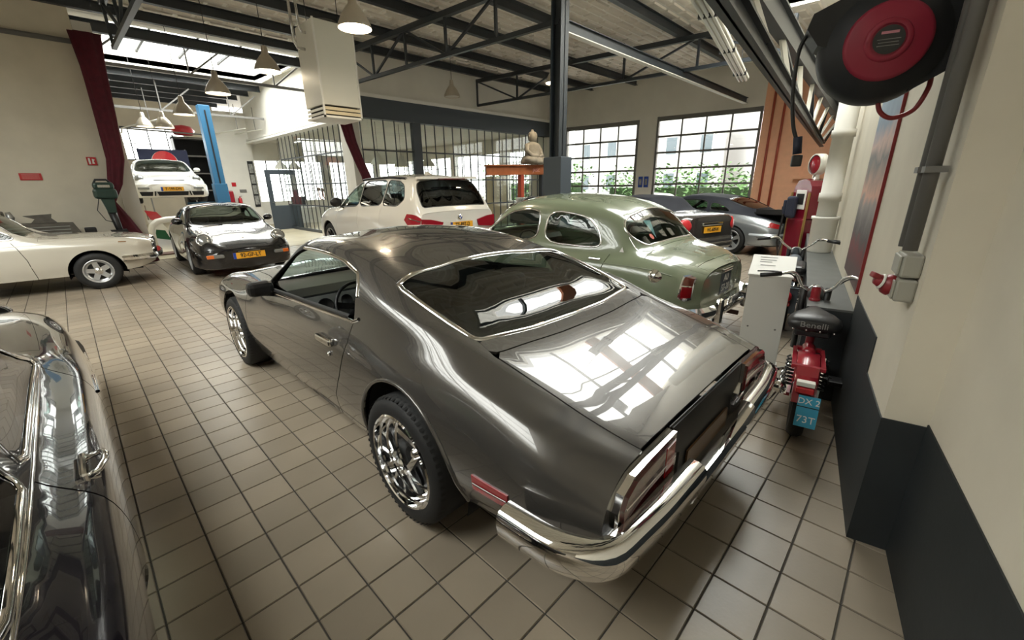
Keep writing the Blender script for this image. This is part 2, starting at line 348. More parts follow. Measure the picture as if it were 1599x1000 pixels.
def build_ceiling():
    # boarded roof, rising slowly to the left, open over the roof lights
    holes = ((4.6, 10.4, .9, 3.25), (1.6, 5.9, 13.9, 18.6), (-5.6, -1.2, 1.4, 9.0))
    xs = [-9.3, -5.6, -1.2, 1.6, 4.6, 5.9, 10.4, 15.3]; ys = [-5.3, .9, 1.4, 3.25, 9.0, 13.9, 18.6, 27.2]
    mb = MB()
    for i in range(len(xs)-1):
        for j in range(len(ys)-1):
            cx, cy = (xs[i]+xs[i+1])/2, (ys[j]+ys[j+1])/2
            if any(h[0] < cx < h[1] and h[2] < cy < h[3] for h in holes): continue
            z0, z1 = ZP(ys[j])+.27, ZP(ys[j+1])+.27; a, b, c, d = xs[i], xs[i+1], ys[j], ys[j+1]
            mb.add([(a,c,z0),(b,c,z0),(b,d,z1),(a,d,z1),(a,c,z0+.15),(b,c,z0+.15),(b,d,z1+.15),(a,d,z1+.15)], [[3,2,1,0],[4,5,6,7],[0,1,5,4],[1,2,6,5],[2,3,7,6],[3,0,4,7]])
    ce = struct(mb.build('ceiling', M['ceil_back']))
    # raised boards between the purlins: staggered
    bw, bd, gx, gy = .50, .18, .57, .25
    def board(mb, x, y, z=None):
        z = ZP(y)+.27 if z is None else z; s = .0355*bd/2; e = .018
        mb.add([(x-bw/2,y-bd/2,z-s),(x+bw/2,y-bd/2,z-s),(x+bw/2,y+bd/2,z+s),(x-bw/2,y+bd/2,z+s),(x-bw/2+e,y-bd/2+e,z-s-.03),(x+bw/2-e,y-bd/2+e,z-s-.03),(x+bw/2-e,y+bd/2-e,z+s-.03),(x-bw/2+e,y+bd/2-e,z+s-.03)],
               [[7,6,5,4],[0,4,5,1],[1,5,6,2],[2,6,7,3],[3,7,4,0]])
    L = []
    for j in range(-2, 58):
        for i in range(-6, 27):
            x, y = i*gx + (gx/2 if j % 2 else 0), .3 + j*gy
            if any(h[0]-.3 < x < h[1]+.3 and h[2]-.12 < y < h[3]+.12 for h in holes): continue
            if x > 14.2 or (x > 6 and y > 11.2) or y > 13: continue
            p = project((x, y, ZP(y)+.27)); a = 0
            if p and -20 < p[0] < 1620 and -30 < p[1] < 400: a = 1/p[2]**2
            L.append((a, x, y))
    L.sort(key=lambda t: -t[0])
    mb = MB(); board(mb, 0, 0, 0); first = mb.build('ceiling_board', M['ceil'], ce, fix=False); first.location = (L[0][1], L[0][2], ZP(L[0][2])+.27)
    for a, x, y in L[1:300]:
        o = first.copy(); COL.objects.link(o); o.parent = ce; o.location = (x, y, ZP(y)+.27)
    mb = MB()
    for a, x, y in L[300:]: board(mb, x, y)
    tag(mb.build('ceiling_board_field', M['ceil'], ce, fix=False), kind='stuff')
    # rear hall roof panels (long strips)
    # roof-light upstands and glazing bars
    def rooflight(name, x0, x1, y0, y1, z, nx, ny, wide, m):
        mb = MB(); t = .04
        for a, b in (((x0-t, y0-t, ZP(y0)+.27), (x1+t, y0, z)), ((x0-t, y1, ZP(y0)+.27), (x1+t, y1+t, z)), ((x0-t, y0, ZP(y0)+.27), (x0, y1, z)), ((x1, y0, ZP(y0)+.27), (x1+t, y1, z))): mb.box(a, b)
        r = struct(mb.build(name, m))
        for k in range(1, nx):
            x = x0 + (x1-x0)*k/nx; w = wide if k == nx//2 else .03
            MB().box((x-w, y0, z-.1), (x+w, y1, z-.04)).build('glazing_bar', M['steel'] if w < .1 else M['rust'], r)
        for k in range(1, ny):
            y = y0 + (y1-y0)*k/ny; MB().box((x0, y-.02, z-.09), (x1, y+.02, z-.05)).build('glazing_bar', M['steel'], r)
        for i in range(nx):
            for j in range(ny):
                xa, xb = x0+(x1-x0)*i/nx, x0+(x1-x0)*(i+1)/nx; ya, yb = y0+(y1-y0)*j/ny, y0+(y1-y0)*(j+1)/ny
                MB().box((xa+.02, ya+.015, z-.03), (xb-.02, yb-.015, z-.022)).build('pane', M['wglass'], r)
    rooflight('window_1', 4.6, 10.4, .9, 3.25, 5.15, 4, 2, .22, M['wall_white'])
    rooflight('window_2', 1.6, 5.9, 13.9, 18.6, 5.75, 4, 3, .03, M['wall_white'])
    rooflight('added_rooflight', -5.6, -1.2, 1.4, 9.0, 5.45, 3, 5, .05, M['wall_white'])  # unseen roof light, added and sized to brighten the left side
build_ceiling()
def build_steel():
    # purlins along X, each one a beam of its own
    for k, y in enumerate((-1.2, .1, 4.6, 6.25, 7.82, 9.45, 10.85, 12.2)):
        o = MB().ibeam((-9, y, ZP(y)+.09), (14.2 if y < 11 else 14.0, y, ZP(y)+.09), .11, .18, .012).build('roof_purlin', M['steel'])
        tag(struct(o), None)
    for k, y in enumerate((13.6, 18.9, 20.3, 21.8, 23.4, 25)):
        struct(MB().ibeam((-2, y, ZP(y)+.05), (6.1, y, ZP(y)+.05), .14, .22, .014).build('roof_purlin', M['steel']))
    # lattice trusses along Y at the column lines
    for X in (1.3, 5.7, 10.1):
        y0, y1 = (4.45, 11.2) if X > 1 else (4.45, 12.7)
        if X > 10: y0 = 2.4
        t = struct(MB().bar((X, y0, ZP(y0)-.05), (X, y1, ZP(y1)-.05), .10, .10).build('roof_truss', M['steel']))
        MB().bar((X, y0, 3.86), (X, y1, 4.04), .07, .07).build('bottom_chord', M['steel'], t)
        n = 5 if X > 1 else 6; st = (y1-y0)/n
        for k in range(n):
            a, b = y0+k*st, y0+(k+1)*st; zb = lambda y: 3.86+.18*(y-y0)/(y1-y0); zt = lambda y: ZP(y)-.05
            MB().bar((X, b, zb(b)), (X, b, zt(b)), .045, .045).build('web_bar', M['steel'], t)
            p, q = ((X, a, zt(a)), (X, b, zb(b))) if k % 2 else ((X, a, zb(a)), (X, b, zt(b)))
            MB().bar(p, q, .04, .04).build('web_bar', M['steel'], t)
    # eaves girder along the right side: two chords with flat webs
    yu = lambda x: 1.29+.0714*(x-4.43); yl = lambda x: .895+.1177*(x-2.48)
    g = struct(MB().ibeam((.6, yu(.6), 3.0), (14.2, yu(14.2), 3.0), .10, .24, .018).build('eaves_girder', M['steel_dark']))
    MB().ibeam((.6, yl(.6), 2.42), (13.3, yl(13.3), 2.42), .085, .13, .014).build('bottom_chord', M['steel_dark'], g)
    for k in range(10):
        x = 1.2 + k*1.3
        MB().bar((x, yl(x), 2.48), (x+.12, yu(x+.12), 2.90), .05, .03).build('web_bar', M['offwhite'], g)
        if k % 2: MB().bar((x+.12, yu(x+.12), 2.90), (x+1.1, yl(x+1.1), 2.48), .05, .03).build('web_bar', M['steel'], g)
    # crane rail from the column to the door wall, with a pale lower flange
    r = struct(MB().ibeam((5.78, 4.45, 3.83), (14.62, 4.45, 3.83), .09, .15, .012).build('crane_rail', M['steel']))
    MB().box((5.8, 4.40, 3.735), (14.62, 4.50, 3.75)).build('lower_flange', M['offwhite'], r)
    # column with its boxed base
    c = struct(MB().ibeam((5.7, 4.45, 0), (5.7, 4.45, 4.55), .19, .19, .018, up=(0, 1, 0)).build('roof_column', M['steel']))
    MB().box((5.56, 4.27, 0), (5.85, 4.63, 1.99), .012).build('column_casing', M['header'], c)
    # rear hall horizontal tie rods
    for k, (y, z) in enumerate(((14.2, 4.35), (19.0, 4.1))):
        t = struct(MB().bar((-2, y, z), (6.1, y, z), .07, .07).build('roof_tie', M['gasket']))
        for x in (1.0, 3.0, 5.0):
            MB().bar((x, y, z), (x+.9, y+.01, z+.75), .04, .04).build('web_bar', M['gasket'], t)
            MB().bar((x, y, z), (x, y, ZP(y)+.2), .03, .03).build('web_bar', M['gasket'], t)
build_steel()
def garage_door(name, y0, y1, ztop):
    zs = [ztop - .505*k for k in range(8)]; zs[-1] = .02
    d = struct(frame_box(name, M['gasket'], DW, y0-.06, y1+.06, -.09, -.02, ztop, ztop+.11))
    for s in (y0-.06, y1):
        frame_box('guide_rail', M['gasket'], DW, s, s+.06, -.12, .02, 0, ztop+.1, d)
    n = 4; w = (y1-y0)/n
    for z in zs: frame_box('rail', M['gasket'], DW, y0, y1, -.08, -.035, z-.03, z+.03, d)
    for k in range(1, n): frame_box('stile', M['gasket'], DW, y0+k*w-.022, y0+k*w+.022, -.075, -.04, 0, ztop, d)
    for r in range(7):
        for k in range(n):
            frame_box('pane', M['wglass'], DW, y0+k*w+.016, y0+(k+1)*w-.016, -.06, -.054, zs[r+1]+.022, zs[r]-.022, d)
    for yy in (y0-.03, y1+.03):
        a = Vector(DW(yy, .0, ztop+.05)); b = Vector(DW(yy, .25, ztop+.22)); c = Vector(DW(yy, 3.0, ztop+.26))
        MB().tube(smooth([a, a+(b-a)*.5+Vector((0, 0, .05)), b, b+(c-b)*.3, c]), .025, 8).build('ceiling_track', M['offwhite'], d)
        e = b+(c-b)*.8; MB().bar(e, e+Vector((0, 0, ZP(e.y)-e.z)), .02, .02).build('track_hanger', M['gasket'], d)
    MB().tube([DW(y0-.1, .10, ztop+.22), DW(y1+.1, .10, ztop+.22)], .03, 8).build('spring_shaft', M['gasket'], d)
    return d
garage_door('door_1', 7.71, 10.43, 3.50); garage_door('door_2', 4.04, 6.96, 3.54)
def build_glazing():
    # office front screen
    f = struct(MB().box((5.95, 11.28, 0), (14.0, 11.36, .10)).build('window_4', M['steel']))
    MB().box((7.58, 11.26, .1), (7.86, 11.40, 3.33)).build('mullion', M['header'], f)
    for z in (.95, 1.75, 2.54): MB().box((5.95, 11.30, z-.02), (14.0, 11.35, z+.02)).build('transom', M['steel'], f)
    xs = [5.97 + .3465*k for k in range(24)]
    for x in xs: MB().box((x-.012, 11.308, .1), (x+.012, 11.335, 3.33)).build('mullion', M['steel'], f)
    for k in range(23):
        for z0, z1 in ((.1, .95), (.95, 1.75), (1.75, 2.54), (2.54, 3.33)):
            MB().box((xs[k]+.012, 11.318, z0), (xs[k+1]-.012, 11.324, z1)).build('pane', M['wglass'], f)
    # office side screen
    f = struct(MB().box((6.26, 12.5, 0), (6.34, 18.5, .10)).build('window_5', M['steel']))
    ys = [12.55 + .372*k for k in range(17)]
    for z in (.95, 1.70, 2.62): MB().box((6.285, 12.5, z-.02), (6.315, 18.5, z+.02)).build('transom', M['steel'], f)
    for y in ys: MB().box((6.288, y-.012, .1), (6.312, y+.012, 3.40)).build('mullion', M['steel'], f)
    for k in range(16):
        for z0, z1 in ((.1, .95), (.95, 1.70), (1.70, 2.62), (2.62, 3.40)):
            MB().box((6.295, ys[k]+.012, z0), (6.301, ys[k+1]-.012, z1)).build('pane', M['wglass'], f)
    # office entrance door, grey with a large pane
    d = struct(MB().box((5.62, 18.45, 0), (6.72, 18.53, .92)).build('door_3', M['header']))
    for a, b in (((5.62, 18.45, .92), (5.78, 18.53, 2.25)), ((6.52, 18.45, .92), (6.72, 18.53, 2.25)), ((5.78, 18.45, 2.08), (6.52, 18.53, 2.25))): MB().box(a, b).build('door_frame', M['header'], d)
    MB().box((5.78, 18.48, .92), (6.52, 18.49, 2.08)).build('pane', M['wglass'], d)
    MB().bar((5.68, 18.41, 1.05), (5.80, 18.41, 1.05), .02, .02).build('door_handle', M['chrome'], d)
    # far windows
    def win(name, x0, x1, y, z0, z1, nx, nz, axis='x'):
        P = (lambda a, z, b: (a, y+b, z)) if axis == 'x' else (lambda a, z, b: (y+b, a, z))
        o = struct(MB().box(P(x0, z0-.05, -.03), P(x1, z0, .03)).build(name, M['steel']))
        MB().box(P(x0, z1, -.03), P(x1, z1+.05, .03)).build('window_frame', M['steel'], o)
        for k in range(nx+1): a = x0+(x1-x0)*k/nx; MB().box(P(a-.02, z0, -.02), P(a+.02, z1, .02)).build('glazing_bar', M['steel'], o)
        for k in range(1, nz): z = z0+(z1-z0)*k/nz; MB().box(P(x0, z-.015, -.015), P(x1, z+.015, .015)).build('glazing_bar', M['steel'], o)
        for i in range(nx):
            for k in range(nz):
                a, b = x0+(x1-x0)*i/nx, x0+(x1-x0)*(i+1)/nx; c, e = z0+(z1-z0)*k/nz, z0+(z1-z0)*(k+1)/nz
                MB().box(P(a+.02, c+.01, -.003), P(b-.02, e-.01, .003)).build('pane', M['wglass'], o)
    win('window_6', 6.25, 9.2, 21.8, 1.0, 2.75, 6, 4); win('window_7', 9.6, 12.0, 21.8, 1.0, 2.75, 5, 4); win('window_8', 12.3, 13.9, 21.8, 1.0, 2.75, 3, 4)
    win('window_9', 11.9, 13.6, 14.0, .9, 2.9, 4, 4, 'y'); win('window_10', 14.1, 17.2, 14.0, .9, 2.9, 6, 4, 'y'); win('window_11', 17.6, 21.7, 14.0, .9, 2.9, 7, 4, 'y')
    win('window_12', -2, 4.9, 27.0, 2.95, 4.3, 10, 2)
build_glazing()
# ---------------------------------------------------------------- car body surfaces
def pchip(x, y):
    x = np.asarray(x, float); y = np.asarray(y, float); h = np.diff(x); d = np.diff(y)/h; m = np.zeros_like(y)
    for i in range(1, len(x)-1):
        if d[i-1]*d[i] > 0: w1, w2 = 2*h[i]+h[i-1], h[i]+2*h[i-1]; m[i] = (w1+w2)/(w1/d[i-1]+w2/d[i])
    m[0], m[-1] = d[0], d[-1]
    def f(t):
        t = np.clip(t, x[0], x[-1]); i = np.clip(np.searchsorted(x, t, side='right')-1, 0, len(x)-2); s = (t-x[i])/h[i]
        return (2*s**3-3*s**2+1)*y[i] + (s**3-2*s**2+s)*h[i]*m[i] + (-2*s**3+3*s**2)*y[i+1] + (s**3-s**2)*h[i]*m[i+1]
    return f
def smooth_curve(x, y, sig=.045, st=.04):
    """pchip, then a little lengthwise fairing, as a twice differentiable spline"""
    f = pchip(x, y); x0, x1 = x[0], x[-1]; n = int(round((x1-x0)/.01)); g = np.linspace(x0, x1, n+1); v = f(g); k = int(4*sig/.01)
    pad = np.concatenate([2*v[0]-v[k:0:-1], v, 2*v[-1]-v[-2:-k-2:-1]]); w = np.exp(-.5*(np.arange(-k, k+1)*.01/sig)**2); w /= w.sum()
    v = np.convolve(pad, w, 'valid'); m = max(4, int(round((x1-x0)/st))); X = np.linspace(x0, x1, m+1); Y = np.interp(X, g, v); h = X[1]-X[0]
    A = np.zeros((m+1, m+1)); b = np.zeros(m+1); A[0, 0] = A[m, m] = 1
    for i in range(1, m): A[i, i-1:i+2] = (1, 4, 1); b[i] = 6*(Y[i+1]-2*Y[i]+Y[i-1])/h**2
    Q = np.linalg.solve(A, b)
    def ev(t):
        t = np.clip(t, x0, x1); i = np.clip(((t-x0)/h).astype(int), 0, m-1); a_ = (X[i+1]-t)/h; b_ = (t-X[i])/h
        return a_*Y[i]+b_*Y[i+1]+((a_**3-a_)*Q[i]+(b_**3-b_)*Q[i+1])*h*h/6
    return ev
class Surf:
    """a car skin: K lengthwise curves [(u, half width, z)...] from the sill (t=0) to the centre line (t=K-1), splined across.
    Signed coordinate v = +-(K-1-t): 0 is the centre line, positive the right side."""
    def __init__(s, curves):
        s.K = len(curves); s.fw = [smooth_curve([p[0] for p in c], [p[1] for p in c]) for c in curves]; s.fz = [smooth_curve([p[0] for p in c], [p[2] for p in c]) for c in curves]
    def ev(s, u, v):
        u = np.atleast_1d(np.asarray(u, float)); v = np.atleast_1d(np.asarray(v, float)); K = s.K
        t = np.clip(K-1-np.abs(v), 0, K-1-1e-9); k = np.minimum(t.astype(int), K-2); fr = t-k
        P = np.stack([np.stack([f(u) for f in s.fw], 1), np.stack([f(u) for f in s.fz], 1)], 2)   # N,K,2
        mir = P[:, K-2:K-1, :].copy(); mir[:, :, 0] *= -1
        E = np.concatenate([2*P[:, :1]-P[:, 1:2], P, mir], 1)
        d = np.linalg.norm(np.diff(E, axis=1), axis=2)+1e-6
        T = ((E[:, 2:]-E[:, 1:-1])/d[:, 1:, None]*d[:, :-1, None] + (E[:, 1:-1]-E[:, :-2])/d[:, :-1, None]*d[:, 1:, None])/(d[:, 1:]+d[:, :-1])[:, :, None]
        n = np.arange(len(u)); L = d[n, k+1][:, None]; p0, p1, m0, m1 = P[n, k], P[n, k+1], T[n, k]*L, T[n, k+1]*L; f = fr[:, None]
        q = (2*f**3-3*f**2+1)*p0+(f**3-2*f**2+f)*m0+(-2*f**3+3*f**2)*p1+(f**3-f**2)*m1
        sg = np.where(v >= 0, 1.0, -1.0)
        return np.stack([q[:, 0]*sg, u, q[:, 1]], 1)
    def nrm(s, u, v):
        u = np.atleast_1d(np.asarray(u, float)); v = np.atleast_1d(np.asarray(v, float)); e = 4e-3; ev = 1e-2
        a = s.ev(u+e, v)-s.ev(u-e, v); b = s.ev(u, v+ev)-s.ev(u, v-ev); n = -np.cross(a, b); return n/(np.linalg.norm(n, axis=1)[:, None]+1e-12)
    def tz(s, u, z, hi=4.0):
        lo = 0.0
        for _ in range(26):
            md = (lo+hi)/2
            if s.ev(u, s.K-1-md)[0, 2] < z: lo = md
            else: hi = md
        return (lo+hi)/2
    def pt(s, u, t, side=1, off=0.0):
        v = side*(s.K-1-t); p = s.ev(u, v)[0]
        if off: p = p + s.nrm(u, v)[0]*off
        return Vector(p)
def inpoly(px, py, poly):
    x, y = poly[:, 0], poly[:, 1]; c = np.zeros(len(px), bool); j = len(poly)-1
    for i in range(len(poly)):
        k = ((y[i] > py) != (y[j] > py)) & (px < (x[j]-x[i])*(py-y[i])/(y[j]-y[i]+1e-15)+x[i]); c ^= k; j = i
    return c
VS = .2   # metres per unit of v, only used to space the triangulation
def densify(poly, res, closed=True):
    out = []; n = len(poly)
    for i in range(n if closed else n-1):
        a, b = poly[i], poly[(i+1) % n]; L = math.hypot(b[0]-a[0], (b[1]-a[1])*VS); k = max(1, int(math.ceil(L/res)))
        for j in range(k): out.append((a[0]+(b[0]-a[0])*j/k, a[1]+(b[1]-a[1])*j/k))
    if not closed: out.append(tuple(poly[-1]))
    return out
def roundp(poly, n=2, f=.25, keep=()):
    for _ in range(n):
        out = []; N = len(poly)
        for i in range(N):
            p, a, b = poly[i], poly[i-1], poly[(i+1) % N]
            out.append((p[0]+(a[0]-p[0])*f, p[1]+(a[1]-p[1])*f)); out.append((p[0]+(b[0]-p[0])*f, p[1]+(b[1]-p[1])*f))
        poly = out
    return poly
def cdt_mesh(poly, res, sy, holes=()):
    """triangulate a 2D polygon (second coordinate scaled by sy for spacing) with interior points and holes"""
    P = np.array(poly, float); Q = P*np.array([1, sy]); HS = [np.array(h, float)*np.array([1, sy]) for h in holes]
    x0, y0 = Q.min(0); x1, y1 = Q.max(0)
    gx, gy = np.meshgrid(np.arange(x0+res/2, x1, res), np.arange(y0+res/2, y1, res)); gx = gx.copy(); gx[1::2] += res/2; G = np.stack([gx.ravel(), gy.ravel()], 1)
    if len(G): G = G[inpoly(G[:, 0], G[:, 1], Q)]
    for h in HS:
        if len(G): G = G[~inpoly(G[:, 0], G[:, 1], h)]
    B = np.concatenate([Q]+HS)
    if len(G):
        keep = np.ones(len(G), bool)
        for c in range(0, len(G), 2000):
            D = np.sqrt(((G[c:c+2000, None, :]-B[None])**2).sum(2)).min(1); keep[c:c+2000] = D > res*.55
        G = G[keep]
    n = len(Q); V = [Vector(map(float, q)) for q in Q] + [Vector(map(float, q)) for q in G]
    E = []; k = n
    V = [Vector(map(float, q)) for q in B] + V[n:]
    for h in HS: E += [(k+i, k+(i+1) % len(h)) for i in range(len(h))]; k += len(h)
    r = delaunay_2d_cdt(V, E, [list(range(n))], 1, 1e-6)
    if HS:
        A = np.array([(p.x, p.y) for p in r[0]]); C = np.array([A[list(f)].mean(0) for f in r[2]]); bad = np.zeros(len(C), bool)
        for h in HS: bad |= inpoly(C[:, 0], C[:, 1], h)
        r = (r[0], r[1], [f for f, b in zip(r[2], bad) if not b])
    U = np.array([(p.x, p.y/sy) for p in r[0]]); return U, [list(f) for f in r[2]]
def finish(name, V, N, F, m, parent, flange=0.0):
    """mesh with exact normals; an optional turned-in edge"""
    V = np.asarray(V); N = np.asarray(N); fl = []
    for f in F:
        a, b, c = V[f[0]], V[f[1]], V[f[2]]
        fl.append(f if np.dot(np.cross(b-a, c-a), N[f[0]]+N[f[1]]+N[f[2]]) > 0 else f[::-1])
    F = fl; ln = [N[i] for f in F for i in f]; nv = len(V); verts = [tuple(p) for p in V]
    if flange > 0:
        cnt = {}
        for f in F:
            for i in range(len(f)):
                a, b = f[i], f[(i+1) % len(f)]; k = (min(a, b), max(a, b))
                cnt[k] = None if k in cnt else (a, b)
        mp = {}
        def low(i):
            if i not in mp: mp[i] = len(verts); verts.append(tuple(V[i]-N[i]*flange))
            return mp[i]
        for k, e in list(cnt.items()):
            if e is None: continue
            a, b = e; la, lb = low(a), low(b); F = F + [] ; q = [b, a, la, lb]
            fn = np.cross(V[a]-V[b], np.array(verts[la])-V[b]); fn = fn/(np.linalg.norm(fn)+1e-12)
            F.append(q); ln += [fn]*4
    me = bpy.data.meshes.new(name); me.from_pydata(verts, [], F); me.materials.append(m); me.polygons.foreach_set('use_smooth', [True]*len(F))
    me.normals_split_custom_set([tuple(q) for q in ln])
    return link(bpy.data.objects.new(name, me), parent)
def panel(name, S, poly, m, parent, res=.06, flange=.012, off=0.0, sides=None, rnd=0, rf=.25, holes=()):
    """skin piece bounded by poly in (u, t) [sides given: 1 right, -1 left] or (u, v) [sides None]"""
    out = []
    for sd in ([None] if sides is None else (sides if isinstance(sides, (list, tuple)) else [sides])):
        p = [(u, sd*(S.K-1-t)) for u, t in poly] if sd is not None else list(poly)
        if rnd: p = roundp(p, rnd, rf)
        U, F = cdt_mesh(densify(p, res*.8), res, VS, [densify(h, res*.8) for h in holes]); V = S.ev(U[:, 0], U[:, 1]); N = S.nrm(U[:, 0], U[:, 1])
        out.append(finish(name, V+N*off, N, F, m, parent, flange))
    return out if len(out) > 1 else out[0]
def strip(name, S, path, m, parent, w=.02, h=.006, sides=None, res=.04, off=0.0, closed=False, n=5):
    """moulding that follows the skin along a path in (u, t) or (u, v)"""
    out = []
    for sd in ([None] if sides is None else (sides if isinstance(sides, (list, tuple)) else [sides])):
        p = [(u, sd*(S.K-1-t)) for u, t in path] if sd is not None else list(path)
        p = densify(p, res, closed); U = np.array(p); V = S.ev(U[:, 0], U[:, 1]); N = S.nrm(U[:, 0], U[:, 1])
        if closed: T = np.roll(V, -1, 0)-np.roll(V, 1, 0)
        else: T = np.gradient(V, axis=0)
        T = T/(np.linalg.norm(T, axis=1)[:, None]+1e-9); B = np.cross(N, T)
        vs = []; fs = []; R = len(V)
        for i in range(R):
            for k in range(n):
                a = math.pi*k/(n-1); vs.append(V[i]+B[i]*math.cos(a)*w/2+N[i]*(math.sin(a)*h+off-.002))
        for i in range(R if closed else R-1):
            j = (i+1) % R
            for k in range(n-1): fs.append([i*n+k, i*n+k+1, j*n+k+1, j*n+k])
        o = MB().add(vs, fs, True).build(name, m, parent); out.append(o)
    return out if len(out) > 1 else out[0]
def cap(name, S, u, m, parent, t0=0.0, t1=None, bulge=.02, dirn=-1, res=.06, flange=0.0, shrink=1.0, poly=None):
    """end panel closing the section at u (or an (x, z) outline), slightly domed"""
    if poly is None:
        tt = np.linspace(t0, S.K-1, 40); L = S.ev(np.full(40, u), S.K-1-tt)
        pts = [(p[0], p[2]) for p in L] + [(-p[0], p[2]) for p in L[::-1][1:]]
    else: pts = poly
    cx = sum(p[0] for p in pts)/len(pts); cz = sum(p[1] for p in pts)/len(pts)
    pts = [(cx+(p[0]-cx)*shrink, cz+(p[1]-cz)*shrink) for p in pts]
    W2 = max(abs(p[0]) for p in pts)+1e-6
    U, F = cdt_mesh(pts, res, 1.0)
    by = lambda x: u + dirn*bulge*(1-(x/W2)**2)
    V = np.stack([U[:, 0], by(U[:, 0]), U[:, 1]], 1)
    nx = dirn*(2*bulge*U[:, 0]/W2**2); N = np.stack([nx*1.0, np.full(len(U), float(dirn)), np.zeros(len(U))], 1); N[:, 0] = dirn*dirn*2*bulge*U[:, 0]/W2**2; N /= np.linalg.norm(N, axis=1)[:, None]
    return finish(name, V, N, F, m, parent, flange)
def arch_pts(S, uc, zc, r, rev=False, n=18, base=None):
    """wheel arch cut in (u, t), running from rear to front over the wheel"""
    out = []
    for k in range(n+1):
        a = math.pi*1.0 - (math.pi)*k/n; u, z = uc+r*math.cos(a), zc+r*math.sin(a); zb = S.ev(u, S.K-1)[0, 2]
        if z <= zb+.004: 
            if not out or k == n: out.append((u, 0.0))
            continue
        out.append((u, S.tz(u, z)))
    return out[::-1] if rev else out
def arch_bottom(S, u0, u1, arches):
    """bottom edge from u0 to u1 with arch cuts"""
    pts = [(u0, 0.0)]
    for uc, zc, r in sorted(arches):
        zb = S.ev(uc, S.K-1)[0, 2]; dz = zb-zc; h = math.sqrt(max(r*r-dz*dz, 0)); a0 = math.atan2(dz, -h); a1 = math.atan2(dz, h); n = 22
        for k in range(n+1):
            a = (a0 % (2*math.pi)) + (a1-(a0 % (2*math.pi)))*k/n; u, z = uc+r*math.cos(a), zc+r*math.sin(a)
            if u < u0 or u > u1: continue
            pts.append((u, 0.0 if k in (0, n) else max(0.0, S.tz(u, z))))
    pts.append((u1, 0.0)); return [p for i, p in enumerate(pts) if i == 0 or abs(p[0]-pts[i-1][0])+abs(p[1]-pts[i-1][1]) > 1e-4]
